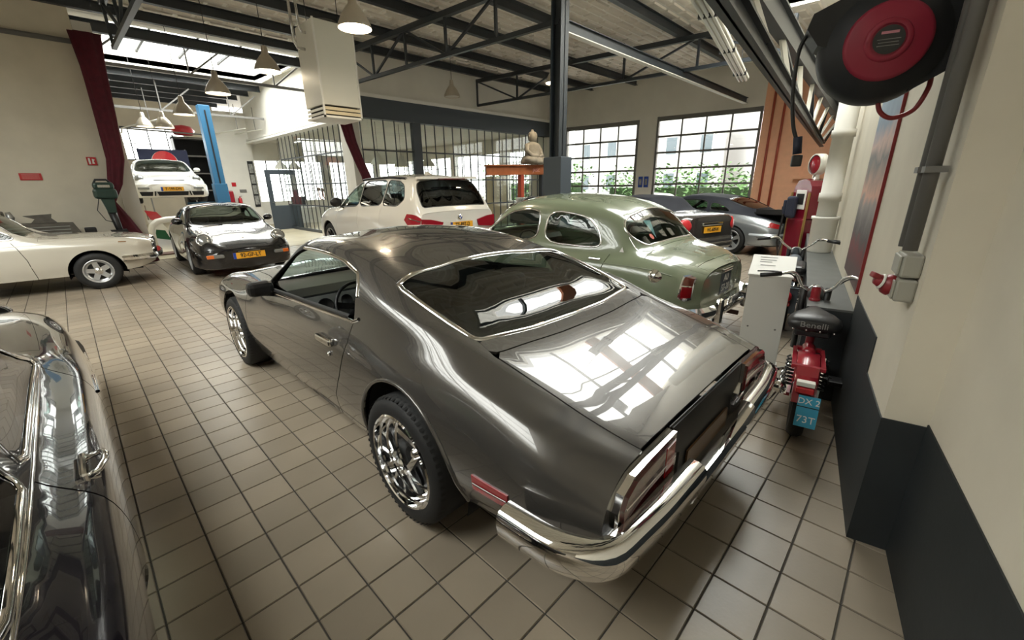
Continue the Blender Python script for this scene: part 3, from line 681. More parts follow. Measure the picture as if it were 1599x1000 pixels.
# ---------------------------------------------------------------- wheels, plates and fittings
def wheel(parent, x, y, R, rimR, width, style, side, steer=0.0):
    """tyre (part) with rim, spokes and cap as sub-parts; x is the outer face, side -1 left / +1 right"""
    z = R; iw = width
    o = lambda d: x - side*d           # d metres inward from the outer face
    pr = [(rimR-.005, .012), (rimR+.012, .004), (R-.055, .0), (R-.018, .012), (R, .035), (R, iw*.5), (R, iw-.035), (R-.018, iw-.012), (R-.055, iw), (rimR, iw-.01)]
    mb = MB(); mb.lathe([(r, o(d)) for r, d in pr], 40, 'x', (0, y, z))
    if style == 'rally':
        for k in range(60):
            a = 2*math.pi*k/60; c, s_ = math.cos(a), math.sin(a); c2, s2 = math.cos(a+.05), math.sin(a+.05)
            for d0, d1 in ((.012, .05), (.06, .11), (.13, .18), (.20, .245)):
                mb.add([(o(d0), y+(R-.006)*c, z+(R-.006)*s_), (o(d1), y+(R+.001)*c, z+(R+.001)*s_), (o(d1), y+(R+.001)*c2, z+(R+.001)*s2), (o(d0), y+(R-.006)*c2, z+(R-.006)*s2)], [[0, 1, 2, 3]])
    ty = mb.build('tyre', M['rubber'], parent)
    rm = M['chrome'] if style in ('rally', 'hubcap') else M['silver']
    dish = {'rally': .125, 'star': .03, 'five': .035, 'bmw': .03, 'hubcap': .03, 'dark': .03}[style]
    if style == 'rally': pr = [(rimR+.004, .006), (rimR-.003, .0), (rimR-.010, .004), (rimR-.012, .030), (rimR-.024, .034), (rimR-.026, .060), (rimR-.040, .064), (rimR-.042, .100), (rimR-.056, .104), (rimR-.058, dish+.05), (rimR-.058, iw-.02)]
    else: pr = [(rimR+.004, .006), (rimR-.004, .0), (rimR-.014, .006), (rimR-.022, .03), (rimR-.030, dish*.6+.02), (rimR-.045, dish+.01), (rimR-.05, dish+.06), (rimR-.05, iw-.02)]
    ro = MB().lathe([(r, o(d)) for r, d in pr], 40, 'x', (0, y, z)).build('rim', rm, ty)
    if style == 'rally': ro.modifiers.new('edge', 'EDGE_SPLIT').split_angle = math.radians(35)
    MB().lathe([(.0, o(dish+.045)), (rimR-.045, o(dish+.045))], 28, 'x', (0, y, z)).build('brake_disc', M['black'], ty)
    def spokes(n, r0, r1, w0, w1, d, th, m, ph=0.0, name='spoke'):
        for k in range(n):
            a = ph+2*math.pi*k/n; e = Vector((0, math.cos(a), math.sin(a))); f = Vector((0, -math.sin(a), math.cos(a))); c = Vector((0, y, z))
            P = lambda r, w, dd: tuple(c+e*r+f*w+Vector((o(dd), 0, 0)))
            v = [P(r0, -w0, d), P(r0, w0, d), P(r1, w1, d-.012), P(r1, -w1, d-.012), P(r0, -w0*.7, d+th), P(r0, w0*.7, d+th), P(r1, w1, d+th), P(r1, -w1, d+th)]
            MB().add(v, [[0,1,2,3],[7,6,5,4],[0,4,5,1],[1,5,6,2],[2,6,7,3],[3,7,4,0]]).build(name, m, ty)
    if style == 'rally':
        spokes(5, .03, rimR-.05, .013, .019, dish-.005, .02, M['alu'], .3)
        MB().lathe([(0, o(dish-.05)), (.022, o(dish-.045)), (.03, o(dish-.01)), (.05, o(dish+.01)), (.05, o(dish+.04))], 20, 'x', (0, y, z)).build('hub_cap', M['chrome'], ty)
        for k in range(5):
            a = .3+math.pi/5+2*math.pi*k/5; MB().lathe([(0, o(dish-.012)), (.010, o(dish-.01)), (.011, o(dish+.03))], 6, 'x', (0, y+.062*math.cos(a), z+.062*math.sin(a))).build('lug_nut', M['chrome'], ty)
    elif style == 'star':
        spokes(5, .035, rimR-.04, .040, .034, dish, .02, M['silver'], .5)
        MB().lathe([(0, o(dish-.012)), (.05, o(dish-.008)), (.065, o(dish+.02))], 20, 'x', (0, y, z)).build('hub_cap', M['alu'], ty)
    elif style in ('five', 'bmw', 'dark'):
        mm = M['black'] if style == 'dark' else M['silver']; n = 5 if style != 'dark' else 10
        spokes(n, .03, rimR-.02, .030 if n == 5 else .016, .045 if n == 5 else .02, dish, .02, mm, .2)
        MB().lathe([(0, o(dish-.014)), (.035, o(dish-.012)), (.04, o(dish+.02))], 16, 'x', (0, y, z)).build('hub_cap', M['alu'], ty)
    else:
        MB().lathe([(0, o(.0)), (.05, o(.002)), (.10, o(.012)), (rimR-.02, o(.03))], 24, 'x', (0, y, z)).build('hub_cap', M['chrome'], ty)
    return ty
def wheel_well(parent, x, y, zc, r, side, depth=.34):
    o = lambda d: x - side*d
    MB().lathe([(r, o(.02)), (r, o(depth)), (0.01, o(depth))], 20, 'x', (0, y, zc), -.25, math.pi+.25).build('wheel_well', M['matblack'], parent)
def number_plate(parent, txt, c, rz=0.0, tilt=0.0, style='nl', w=.52, h=.11):
    """number plate whose face looks along -Y before rz (car coordinates)"""
    col = {'nl': M['plate'], 'uk': M['plate'], 'dark': M['header'], 'cyan': M['plate_cyan']}[style]
    p = MB().box((-w/2, 0, -h/2), (w/2, .008, h/2)).build('number_plate', col, parent); p.location = c; p.rotation_euler = (tilt, 0, rz)
    ink = M['ink'] if style in ('nl', 'uk') else M['white']
    if style == 'nl':
        MB().box((-w/2, -.0015, -h/2), (-w/2+.045, .0, h/2)).build('blue_band', M['plate_blue'], p)
        text_mesh('plate_lettering', txt, h*.92, ink, p, (.022, -.002, 0), sx=.86, bold=.002)
    elif style in ('uk', 'cyan') and '\n' not in txt: text_mesh('plate_lettering', txt, h*.8, ink, p, (0, -.002, 0), sx=.85, bold=.002)
    else:
        a, b = txt.split('\n'); text_mesh('plate_lettering', a, h*.46, ink, p, (0, -.002, h*.23), bold=.001); text_mesh('plate_lettering', b, h*.46, ink, p, (0, -.002, -h*.23), bold=.001)
    return p
M['plate_cyan'] = mat('pale_blue_plate', (.05, .36, .55), .4)
def lens(parent, name, m, S, u, t, side, r, depth=.03, ring=True, n=24, dirn=None, sub=None):
    """round lamp standing on the skin"""
    p = S.pt(u, t, side); d = Vector(S.nrm(u, side*(S.K-1-t))[0]) if dirn is None else Vector(dirn).normalized()
    q = d.to_track_quat('Z', 'Y').to_matrix().to_4x4(); q.translation = p
    o = MB().lathe([(0, depth), (r*.5, depth*.92), (r*.86, depth*.62), (r, depth*.2), (r, -.05)], n).xf(q).build(name, m, parent)
    if ring: MB().lathe([(r*.98, depth*.5), (r*1.04, depth*.55), (r*1.12, depth*.3), (r*1.14, -.04)], n).xf(q).build('lamp_ring', M['chrome'], o)
    return o
def seat(parent, x, y, z, m, w=.5, back=.62, name='seat'):
    o = MB().box((x-w/2, y-.25, z), (x+w/2, y+.27, z+.15), .04).build(name, m, parent)
    mb = MB().box((x-w/2, -.06, 0), (x+w/2, .07, back), .05); R = Matrix.Translation((0, y-.24, z+.08)) @ Matrix.Rotation(math.radians(16), 4, 'X')
    mb.xf(R).build('seat_back', m, o); return o
def steering_wheel(parent, x, y, z, r=.19, tilt=60, spokes=(0.35, 2.8, 4.71), m=None, wide=.02):
    m = m or M['black']; R = Matrix.Translation((x, y, z)) @ Matrix.Rotation(math.radians(tilt), 4, 'X')
    o = MB().tube([(r*math.cos(a), r*math.sin(a), 0) for a in np.linspace(0, 2*math.pi, 36, endpoint=False)], .012, 8, closed=True).xf(R).build('steering_wheel', m, parent)
    mb = MB()
    for a in spokes: mb.bar((0, 0, -.03), (r*math.cos(a), r*math.sin(a), 0), wide*2, .012)
    mb.lathe([(0, .0), (.045, -.005), (.05, -.03), (.03, -.2)], 16).xf(R).build('steering_hub', m, o); return o
def mirror_part(parent, p, side, m, s=1.0):
    x, y, z = p
    o = MB().lathe([(0, -.055*s), (.05*s, -.045*s), (.065*s, 0), (.055*s, .03*s), (.02*s, .075*s), (0, .08*s)], 16, 'y').build('door_mirror', m, parent)
    o.location = (x+side*.10*s, y, z+.075*s); o.scale = (1.35, 1, 1)
    MB().bar((-side*.11, 0, -.08*s), (0, 0, -.02), .03, .02).build('mirror_stalk', m, o); return o
# ---------------------------------------------------------------- grey metallic fastback coupe (the near car)
FB = Surf([
 [(0,.80,.40),(.25,.855,.36),(.6,.875,.31),(1.0,.88,.27),(1.5,.86,.215),(2.3,.85,.205),(3.1,.855,.21),(3.8,.87,.25),(4.3,.86,.27),(4.6,.78,.30),(4.74,.60,.33)],
 [(0,.835,.48),(.25,.895,.45),(.6,.92,.42),(1.0,.932,.40),(1.5,.905,.36),(2.3,.892,.35),(3.1,.898,.35),(3.8,.92,.38),(4.3,.91,.40),(4.6,.83,.42),(4.74,.66,.43)],
 [(0,.845,.555),(.25,.905,.565),(.6,.932,.575),(1.0,.945,.59),(1.5,.917,.57),(2.3,.905,.55),(3.1,.91,.55),(3.8,.935,.57),(4.3,.92,.56),(4.6,.85,.54),(4.74,.69,.52)],
 [(0,.815,.635),(.25,.880,.685),(.6,.905,.735),(1.0,.915,.765),(1.5,.90,.755),(2.3,.892,.735),(3.1,.893,.725),(3.8,.905,.725),(4.3,.89,.70),(4.6,.81,.65),(4.74,.65,.59)],
 [(0,.745,.692),(.25,.815,.755),(.6,.842,.83),(1.0,.848,.885),(1.5,.855,.895),(2.0,.858,.88),(2.5,.860,.865),(3.05,.858,.845),(3.5,.835,.825),(3.8,.815,.815),(4.3,.80,.775),(4.6,.71,.71),(4.74,.55,.63)],
 [(0,.60,.712),(.25,.68,.782),(.6,.735,.87),(1.0,.775,.98),(1.5,.792,1.03),(2.0,.80,1.03),(2.5,.80,1.01),(2.9,.815,.945),(3.08,.80,.872),(3.25,.72,.858),(3.5,.66,.85),(3.8,.64,.84),(4.3,.60,.79),(4.6,.48,.70),(4.74,.30,.62)],
 [(0,.42,.720),(.25,.48,.792),(.6,.56,.88),(.78,.615,.925),(1.0,.650,1.0),(1.25,.668,1.075),(1.5,.672,1.130),(1.8,.664,1.178),(2.2,.660,1.212),(2.58,.668,1.205),(2.72,.69,1.135),(2.9,.735,1.00),(3.08,.775,.880),(3.25,.55,.865),(3.5,.46,.862),(3.8,.44,.855),(4.3,.40,.805),(4.6,.32,.715),(4.74,.20,.63)],
 [(0,.21,.724),(.25,.24,.797),(.6,.28,.884),(.80,.31,.925),(1.0,.33,1.005),(1.25,.34,1.092),(1.5,.345,1.165),(1.8,.345,1.240),(2.2,.345,1.272),(2.58,.345,1.252),(2.72,.35,1.165),(2.9,.37,1.04),(3.12,.38,.895),(3.25,.28,.872),(3.5,.24,.872),(3.8,.23,.866),(4.3,.2,.818),(4.6,.16,.725),(4.74,.1,.64)],
 [(0,0,.725),(.25,0,.798),(.6,0,.886),(.80,0,.925),(1.0,0,1.005),(1.25,0,1.097),(1.5,0,1.177),(1.8,0,1.258),(2.2,0,1.294),(2.56,0,1.272),(2.72,0,1.18),(2.9,0,1.05),(3.14,0,.90),(3.25,0,.876),(3.5,0,.88),(3.8,0,.876),(4.3,0,.828),(4.6,0,.735),(4.74,0,.65)]])
FBO = (1.778, .52, 0.0)
def sweep(name, path, prof, m, parent, closed_prof=False, cap_ends=True):
    """profile (out, z) carried along a horizontal path [(x, y, z offset)]; out is to the left of travel"""
    P = [Vector((p[0], p[1], 0)) for p in path]; n = len(P); v = []; f = []; k = len(prof)
    for i in range(n):
        a = (P[i]-P[i-1]).normalized() if i else (P[1]-P[0]).normalized(); b = (P[i+1]-P[i]).normalized() if i < n-1 else a
        na, nb = Vector((-a.y, a.x, 0)), Vector((-b.y, b.x, 0)); nn = (na+nb).normalized(); sc = 1/max(.5, nn.dot(na))
        z0 = path[i][2] if len(path[i]) > 2 else 0; ps = path[i][3] if len(path[i]) > 3 else 1.0
        for o, z in prof: q = P[i]+nn*o*sc*ps; v.append((q.x, q.y, z+z0))
    for i in range(n-1):
        for j in range(k if closed_prof else k-1):
            j2 = (j+1) % k; f.append([i*k+j, i*k+j2, (i+1)*k+j2, (i+1)*k+j])
    if cap_ends: f.append(list(range(k))); f.append([(n-1)*k+j for j in range(k)][::-1])
    mb = MB(); mb.add(v, f, True); o = mb.build(name, m, parent)
    md = o.modifiers.new('edge', 'EDGE_SPLIT'); md.split_angle = math.radians(32); return o
def rnd_path(pts, r, n=5):
    """round the corners of an open polyline"""
    out = [pts[0]]
    for i in range(1, len(pts)-1):
        p, a, b = Vector(pts[i]), Vector(pts[i-1]), Vector(pts[i+1]); da, db = (a-p), (b-p); ra = min(r, da.length*.48, db.length*.48)
        s, e = p+da.normalized()*ra, p+db.normalized()*ra
        for k in range(n+1): t = k/n; out.append(tuple(s*(1-t)**2+p*2*t*(1-t)+e*t*t))
    out.append(pts[-1]); return out
def mirror_uv(L): return list(L) + [(u, -v) for u, v in L[::-1]]
def build_firebird():
    S = FB; paint = mat('gunmetal_metallic', (.075, .070, .064), .24, .38, coat=1.0, coatr=.02); car = empty('sports_coupe', FBO)
    tag(car, 'grey metallic American fastback coupe with chrome split bumper and deep chrome wheels', 'car')
    V = lambda L, sd=-1: [(u, sd*(8-t)) for u, t in L]
    AR, AF = (1.044, .31, .415), (3.823, .315, .395)
    # roof, sail panels and rear quarters are one pressing
    bot = arch_bottom(S, .012, 1.872, [AR])[::-1]
    left = ([(2.575, 8), (2.585, 7), (2.60, 6.16), (2.57, 5.87), (2.2, 5.85), (1.85, 5.80), (1.69, 5.62), (1.61, 5.1), (1.56, 4.4), (1.544, 4.0), (1.572, 3.2), (1.69, 2), (1.804, 1.2), (1.85, .4)]
            + bot + [(.004, .2), (.004, 2), (.004, 4), (.006, 4.95), (.35, 5.22), (.66, 5.43), (.70, 5.52), (.765, 5.68), (.90, 5.72), (1.15, 5.78), (1.32, 5.84), (1.375, 5.95), (1.415, 6.5), (1.445, 7.2), (1.455, 8)])
    L = V(left); R = [(u, -v) for u, v in L[::-1]]
    poly = L[1:-1] + [L[-1]] + R[1:-1] + [R[-1]]
    panel('body_shell', S, poly, paint, car, .045)
    # trunk lid and filler under the window
    lid = V([(.012, 8), (.012, 7), (.012, 6), (.014, 4.985), (.35, 5.255), (.64, 5.47), (.668, 5.7), (.655, 6.4), (.635, 7.2), (.63, 8)])
    panel('trunk_lid', S, lid[1:] + [(u, -v) for u, v in lid[::-1]][1:-1] + [lid[0]], paint, car, .045, .02)
    fil = V([(.638, 8), (.643, 7.2), (.663, 6.4), (.677, 5.66), (.70, 5.53), (.765, 5.69), (.775, 5.9), (.745, 6.7), (.735, 8)])
    panel('deck_filler', S, fil + [(u, -v) for u, v in fil[::-1]][1:-1], paint, car, .045)
    win = V([(.742, 8), (.75, 7), (.785, 5.95), (.805, 5.76), (.95, 5.76), (1.30, 5.86), (1.362, 5.97), (1.405, 6.6), (1.44, 7.3), (1.447, 8)])
    wp = win + [(u, -v) for u, v in win[::-1]][1:-1]
    panel('rear_window', S, wp, M['fbglass'], car, .05, 0, off=-.004)
    strip('rear_window_trim', S, wp, M['chrome'], car, .030, .010, closed=True)
    # doors, fenders, hood
    for sd in (-1, 1):
        d = panel('door', S, [(1.55, 4.0), (1.58, 3.2), (1.70, 2), (1.812, 1.2), (1.86, .4), (1.885, 0), (2.3, 0), (3.0, 0), (3.44, 0), (3.47, 1), (3.42, 2.5), (3.38, 3.5), (3.36, 4.02), (3.0, 4.03), (2.4, 4.03)], paint, car, .05, sides=sd)
        strip('sill_trim', S, [(1.50, 4.18), (1.555, 4.02), (2.0, 4.0), (2.6, 4.0), (3.12, 4.0)], M['chrome'], d, .022, .012, sides=sd)
        strip('window_seal', S, [(1.60, 4.14), (2.0, 4.12), (2.6, 4.12), (3.05, 4.12)], M['black'], d, .03, .012, sides=sd)
        h = MB().box((-.018, -.10, -.022), (.018, .10, .022), .012).build('door_handle', M['chrome'], d); p = S.pt(1.845, 2.95, sd, .012); h.location = p
        MB().lathe([(0, .012), (.013, .010), (.015, -.01)], 12, 'x').build('door_lock', M['chrome'], d).location = S.pt(1.80, 2.55, sd, .0)
        fen = [(3.366, 4.02), (3.386, 3.5), (3.426, 2.5), (3.476, 1), (3.45, 0)] + arch_bottom(S, 3.46, 4.735, [AF])[1:] + [(4.737, 2), (4.737, 4.6), (4.3, 4.95), (3.6, 4.95), (3.22, 4.95), (3.12, 4.9), (3.11, 4.5), (3.14, 4.05)]
        panel('front_fender', S, fen, paint, car, .05, sides=sd)
        panel('pillar', S, [(2.575, 6.13), (2.85, 6.1), (3.085, 6.05), (3.11, 5.2), (3.11, 4.5), (3.14, 4.06), (2.90, 4.1), (2.90, 4.8), (2.80, 5.35), (2.50, 5.83)], M['black'], car, .03, .02, sides=sd)
        strip('drip_rail', S, [(1.58, 4.9), (1.63, 5.3), (1.70, 5.6), (1.9, 5.78), (2.3, 5.83), (2.52, 5.85)], M['chrome'], car, .022, .010, sides=sd)
        wheel(car, sd*.957, 1.044, .325, .238, .29, 'rally', sd); wheel(car, sd*.945, 3.823, .323, .240, .25, 'rally', sd)
        wheel_well(car, sd*.90, 1.044, .32, .42, sd); wheel_well(car, sd*.88, 3.823, .32, .40, sd)
        m = panel('side_marker', S, [(.35, 1.15), (.35, 1.62), (.53, 1.66), (.53, 1.18)], M['red_lens'], car, .03, .01, off=.006, sides=sd)
        strip('marker_rib', S, [(.355, 1.40), (.525, 1.42)], M['dark_lens'], m, .008, .008, sides=sd, off=.006)
        strip('wheel_lip', S, arch_bottom(S, .3, 1.9, [(1.044, .31, .418)])[1:-1], paint, car, .02, .012, sides=sd)
    hd = V([(3.235, 8), (3.21, 7), (3.20, 6), (3.21, 4.99), (3.6, 4.99), (4.3, 4.99), (4.70, 4.75), (4.72, 6), (4.72, 8)])
    panel('hood', S, hd + [(u, -v) for u, v in hd[::-1]][1:-1], paint, car, .06, .02)
    ws = V([(3.13, 8), (3.12, 7), (3.085, 6.14), (2.85, 6.14), (2.61, 6.2), (2.595, 7), (2.585, 8)])
    panel('windshield', S, ws + [(u, -v) for u, v in ws[::-1]][1:-1], M['glass'], car, .06, 0)
    cw = V([(3.145, 8), (3.13, 7), (3.115, 5.0), (3.195, 5.0), (3.19, 6), (3.225, 8)])
    panel('cowl', S, cw + [(u, -v) for u, v in cw[::-1]][1:-1], M['black'], car, .05)
    cap('front_grille', S, 4.738, M['black'], car, dirn=1, bulge=.05)
    # tail panel, lamps, bumpers
    cap('tail_panel', S, .004, paint, car, dirn=-1, bulge=.012)
    def plate_poly(name, pts, y0, y1, m, parent): return MB().prism(pts, y0, y1, 'y').build(name, m, parent)
    for sd in (-1, 1):
        X = lambda L: [(sd*x, z) for x, z in L]
        be = plate_poly('tail_light', X([(.808, .535), (.812, .60), (.785, .655), (.72, .690), (.60, .699), (.405, .706), (.405, .535)]), -.028, .01, M['chrome'], car)
        plate_poly('tail_lens', X([(.785, .552), (.788, .60), (.765, .638), (.71, .667), (.60, .681), (.425, .690), (.425, .552)]), -.036, -.02, M['dark_lens'], be)
        plate_poly('lens_bar', X([(.78, .603), (.78, .611), (.425, .622), (.425, .614)]), -.041, -.03, M['chrome'], be)
        plate_poly('reverse_lens', X([(.50, .56), (.50, .684), (.43, .687), (.43, .56)]), -.038, -.02, M['red_lens'], be)
        pr = [(-.0, .555), (.035, .557), (.058, .548), (.068, .535), (.072, .50), (.066, .455), (.045, .425), (.0, .42)]
        path = [(sd*x, y, z) for x, y, z in rnd_path([(.955, .30, 0), (.945, .10, 0), (.885, -.025, 0), (.60, -.05, 0), (.315, -.055, 0)], .06)]
        sweep('rear_bumper', path if sd < 0 else path[::-1], [(-o, z) for o, z in pr], M['chrome'], car)
    plate_poly('plate_pocket', [(-.31, .40), (.31, .40), (.31, .56), (.40, .60), (.40, .712), (-.40, .712), (-.40, .60), (-.31, .56)], -.012, .004, M['black'], car)
    sweep('bumper_centre', [(-.33, -.045, 0), (.33, -.045, 0)], [(-.0, .435), (-.04, .432), (-.055, .41), (-.05, .37), (-.02, .36)], M['chrome'], car)
    MB().box((-.24, -.022, .435), (.24, -.014, .53)).build('number_plate', M['plate_shaded'], car)
    MB().box((-.78, .02, .27), (.78, .12, .44)).build('rear_valance', M['black'], car)
    MB().box((-.80, .10, .22), (.80, 4.6, .26)).build('underbody', M['matblack'], car)
    # interior
    ib = M['interior']
    tub = MB(); tub.box((-.80, .85, .26), (.80, 3.3, .30)); tub.box((-.78, 1.25, .30), (.78, 1.5, .85)); tub.box((-.78, .75, .82), (.78, 1.28, .86)); tub.box((-.12, 1.5, .30), (.12, 3.0, .48)); tub.build('interior_tub', ib, car)
    for sd in (-1, 1):
        MB().box((sd*.79, 1.52, .30), (sd*.84, 3.2, .83)).build('door_card', ib, car); seat(car, sd*.37, 2.05, .32, ib, .50, .55)
    seat(car, -.33, 1.45, .36, ib, .5, .42, 'rear_seat'); seat(car, .33, 1.45, .36, ib, .5, .42, 'rear_seat')
    da = MB().prism([(2.72, .48), (2.68, .70), (2.72, .80), (2.80, .845), (3.12, .87), (3.12, .48)], -.77, .77, 'x').build('dashboard', ib, car)
    gp = MB().prism([(2.672, .60), (2.668, .70), (2.706, .785), (2.716, .785), (2.69, .60)], -.70, .02, 'x').build('gauge_panel', M['alu_dull'], da)
    for x, z, r in ((-.55, .70, .062), (-.38, .715, .045), (-.24, .70, .062), (-.10, .705, .045), (-.64, .655, .022), (-.64, .72, .022)):
        q = Matrix.Translation((x, 2.685+(z-.70)*.40, z)) @ Matrix.Rotation(math.radians(90-22), 4, 'X')
        MB().lathe([(0, .018), (r*.9, .018), (r, .024), (r*1.05, .0)], 20).xf(q).build('gauge', M['black'], gp)
    steering_wheel(car, -.38, 2.42, .72, .19, 62, (.25, 2.9), ib, .022)
    mr = MB().box((-.10, 2.50, 1.11), (.10, 2.52, 1.17), .008).build('interior_mirror', M['black'], car)
    for sd in (-1, 1):
        o = MB().box((-.085, -.05, -.05), (.085, .06, .055), .035).build('door_mirror', M['black'], car); o.location = S.pt(2.82, 4.0, sd) + Vector((sd*.075, 0, .035))
        MB().bar((-sd*.09, .02, -.05), (0, .02, -.03), .06, .04).build('mirror_foot', M['black'], o)
    return car
M['plate_shaded'] = mat('shaded_yellow_plate', (.10, .045, .01), .4)  # yellow plate with the shade behind the bumper put into its colour
M['interior'] = mat('black_vinyl', (.007, .0075, .008), .5)
M['alu_dull'] = mat('brushed_dash_panel', (.45, .46, .45), .4, .8)
M['fbglass'] = glassmat('tinted_rear_glass', (.30, .36, .36), f0=.07)
build_firebird()
# ---------------------------------------------------------------- the other cars
def skin(c, ws=1.0, us=1.0, zs=1.0):
    """curves t0..t6 and the centre line; t7 is filled in between"""
    c = [[(u*us, w*ws, z*zs) for u, w, z in k] for k in c]; c6, c8 = c[6], c[7]
    f6w, f6z, f8 = pchip([p[0] for p in c6], [p[1] for p in c6]), pchip([p[0] for p in c6], [p[2] for p in c6]), pchip([p[0] for p in c8], [p[2] for p in c8])
    us_ = sorted(set(p[0] for p in c6) | set(p[0] for p in c8)); keep = [us_[0]]
    for u in us_[1:]:
        if u-keep[-1] > .03: keep.append(u)
    c7 = [(u, float(f6w(u))*.53, float(f8(u)-(f8(u)-f6z(u))*.27)) for u in keep]
    return Surf(c[:7]+[c7, c8])
def make_car(name, label, S, loc, rz, paint, arches, wheels, gaps, cabin, holes, hood, trunk, L, res=.07, belt=4.0, sidew=None, tail=True, group=None, glass=None, cabin_mat=None, frame=True, side_top=None, wr=(2, .2)):
    """arches [(u, z, r)], wheels [(x, u, R, rim, width, style)], gaps: door gap lines [[(u, t)...]...] front to rear,
    cabin (ur, uf): greenhouse between, holes {'name': (poly in (u,t) one side | (u,v) when it crosses the middle, glass material)}"""
    car = empty(name, loc, rz); tag(car, label, 'car', group); ur, uf = cabin; u0 = .004
    g = sorted(gaps, key=lambda q: q[0][0]); e = .004
    for sd in (-1, 1):
        edges = [[(u0, 0), (u0, belt)]] + [[(u, t) for u, t in q] for q in g] + [[(L-.004, 0), (L-.004, belt)]]
        for i in range(len(edges)-1):
            a, b = edges[i], edges[i+1]; nm = 'rear_quarter' if i == 0 else ('front_fender' if i == len(edges)-2 else 'door')
            a = [(u+(e if i else 0), t) for u, t in a]; b = [(u-(e if i < len(edges)-2 else 0), t) for u, t in b]
            ar = [q for q in arches if a[0][0] < q[0] < b[0][0]]
            bot = arch_bottom(S, a[0][0], b[0][0], ar)
            panel(nm, S, bot + b[1:] + a[1:][::-1], paint, car, res, sides=sd)
        for x, u, R, rim, w, st in wheels: wheel(car, sd*x, u, R, rim, w, st, sd)
        for u, z, r in arches: wheel_well(car, sd*(S.ev(u, S.K-1-1.5)[0, 0]-.03), u, z, r+.01, sd)
    B = S.K-1-belt
    hl = []
    for nm, (poly, gm) in holes.items():
        if nm.startswith('side'):
            for sd in (-1, 1): hl.append(([(u, sd*(S.K-1-t)) for u, t in poly], gm, 'side_window'))
        else: hl.append((poly, gm, nm))
    hl = [(roundp(p, *wr), gm, nm) for p, gm, nm in hl]
    cb = panel('cabin', S, [(ur, -B), (uf, -B), (uf, B), (ur, B)], cabin_mat or paint, car, res, holes=[h[0] for h in hl])
    for p, gm, nm in hl:
        gl = panel(nm, S, p, gm, cb, res, 0, off=-.004)
        if frame: strip('window_trim', S, p, frame if not isinstance(frame, bool) else M['chrome'], gl, .022, .007, closed=True)
    if hood:
        hf, ht = hood; panel('hood', S, [(uf+e, -(S.K-1-ht)), (hf, -(S.K-1-ht)), (hf, S.K-1-ht), (uf+e, S.K-1-ht)], paint, car, res)
        for sd in (-1, 1): panel('fender_top', S, [(uf+e, belt+.01), (L-.004, belt+.01), (L-.004, ht-.02), (uf+e, ht-.02)], paint, car, res, sides=sd)
        if hf < L-.02: panel('nose_panel', S, [(hf+e, -(S.K-1-ht)), (L-.004, -(S.K-1-ht)), (L-.004, S.K-1-ht), (hf+e, S.K-1-ht)], paint, car, res)
    if trunk and ur > .05:
        tt, tu = trunk
        panel('trunk_lid', S, [(tu, -(S.K-1-tt)), (ur-e, -(S.K-1-tt)), (ur-e, S.K-1-tt), (tu, S.K-1-tt)], paint, car, res)
        for sd in (-1, 1): panel('rear_shoulder', S, [(u0, belt+.01), (ur-e, belt+.01), (ur-e, tt-.02), (u0, tt-.02)], paint, car, res, sides=sd)
        if tu > .02: panel('tail_top', S, [(u0, -(S.K-1-tt)), (tu-e, -(S.K-1-tt)), (tu-e, S.K-1-tt), (u0, S.K-1-tt)], paint, car, res)
    cap('tail_panel', S, u0, paint, car, dirn=-1, bulge=.02); cap('nose_cap', S, L-.004, paint, car, dirn=1, bulge=.02)
    w0 = S.ev(L/2, S.K-1)[0, 0]; zb = S.ev(L/2, S.K-1)[0, 2]
    MB().box((-w0*.75, .2, zb), (w0*.75, L-.2, zb+.03)).build('underbody', M['matblack'], car)
    return car
def furnish(car, S, ys, xs, z, wheel_at=None, back=.55, m=None, dash=None, w=.48):
    m = m or M['interior']
    for y in ys:
        for x in xs: seat(car, x, y, z, m, w, back)
    if wheel_at: steering_wheel(car, *wheel_at[:3], wheel_at[3] if len(wheel_at) > 3 else .19)
    if dash:
        y, z0, z1, hw = dash; MB().prism([(y, z0), (y-.04, z1-.06), (y, z1), (y+.35, z1+.01), (y+.35, z0)], -hw, hw, 'x').build('dashboard', m, car)
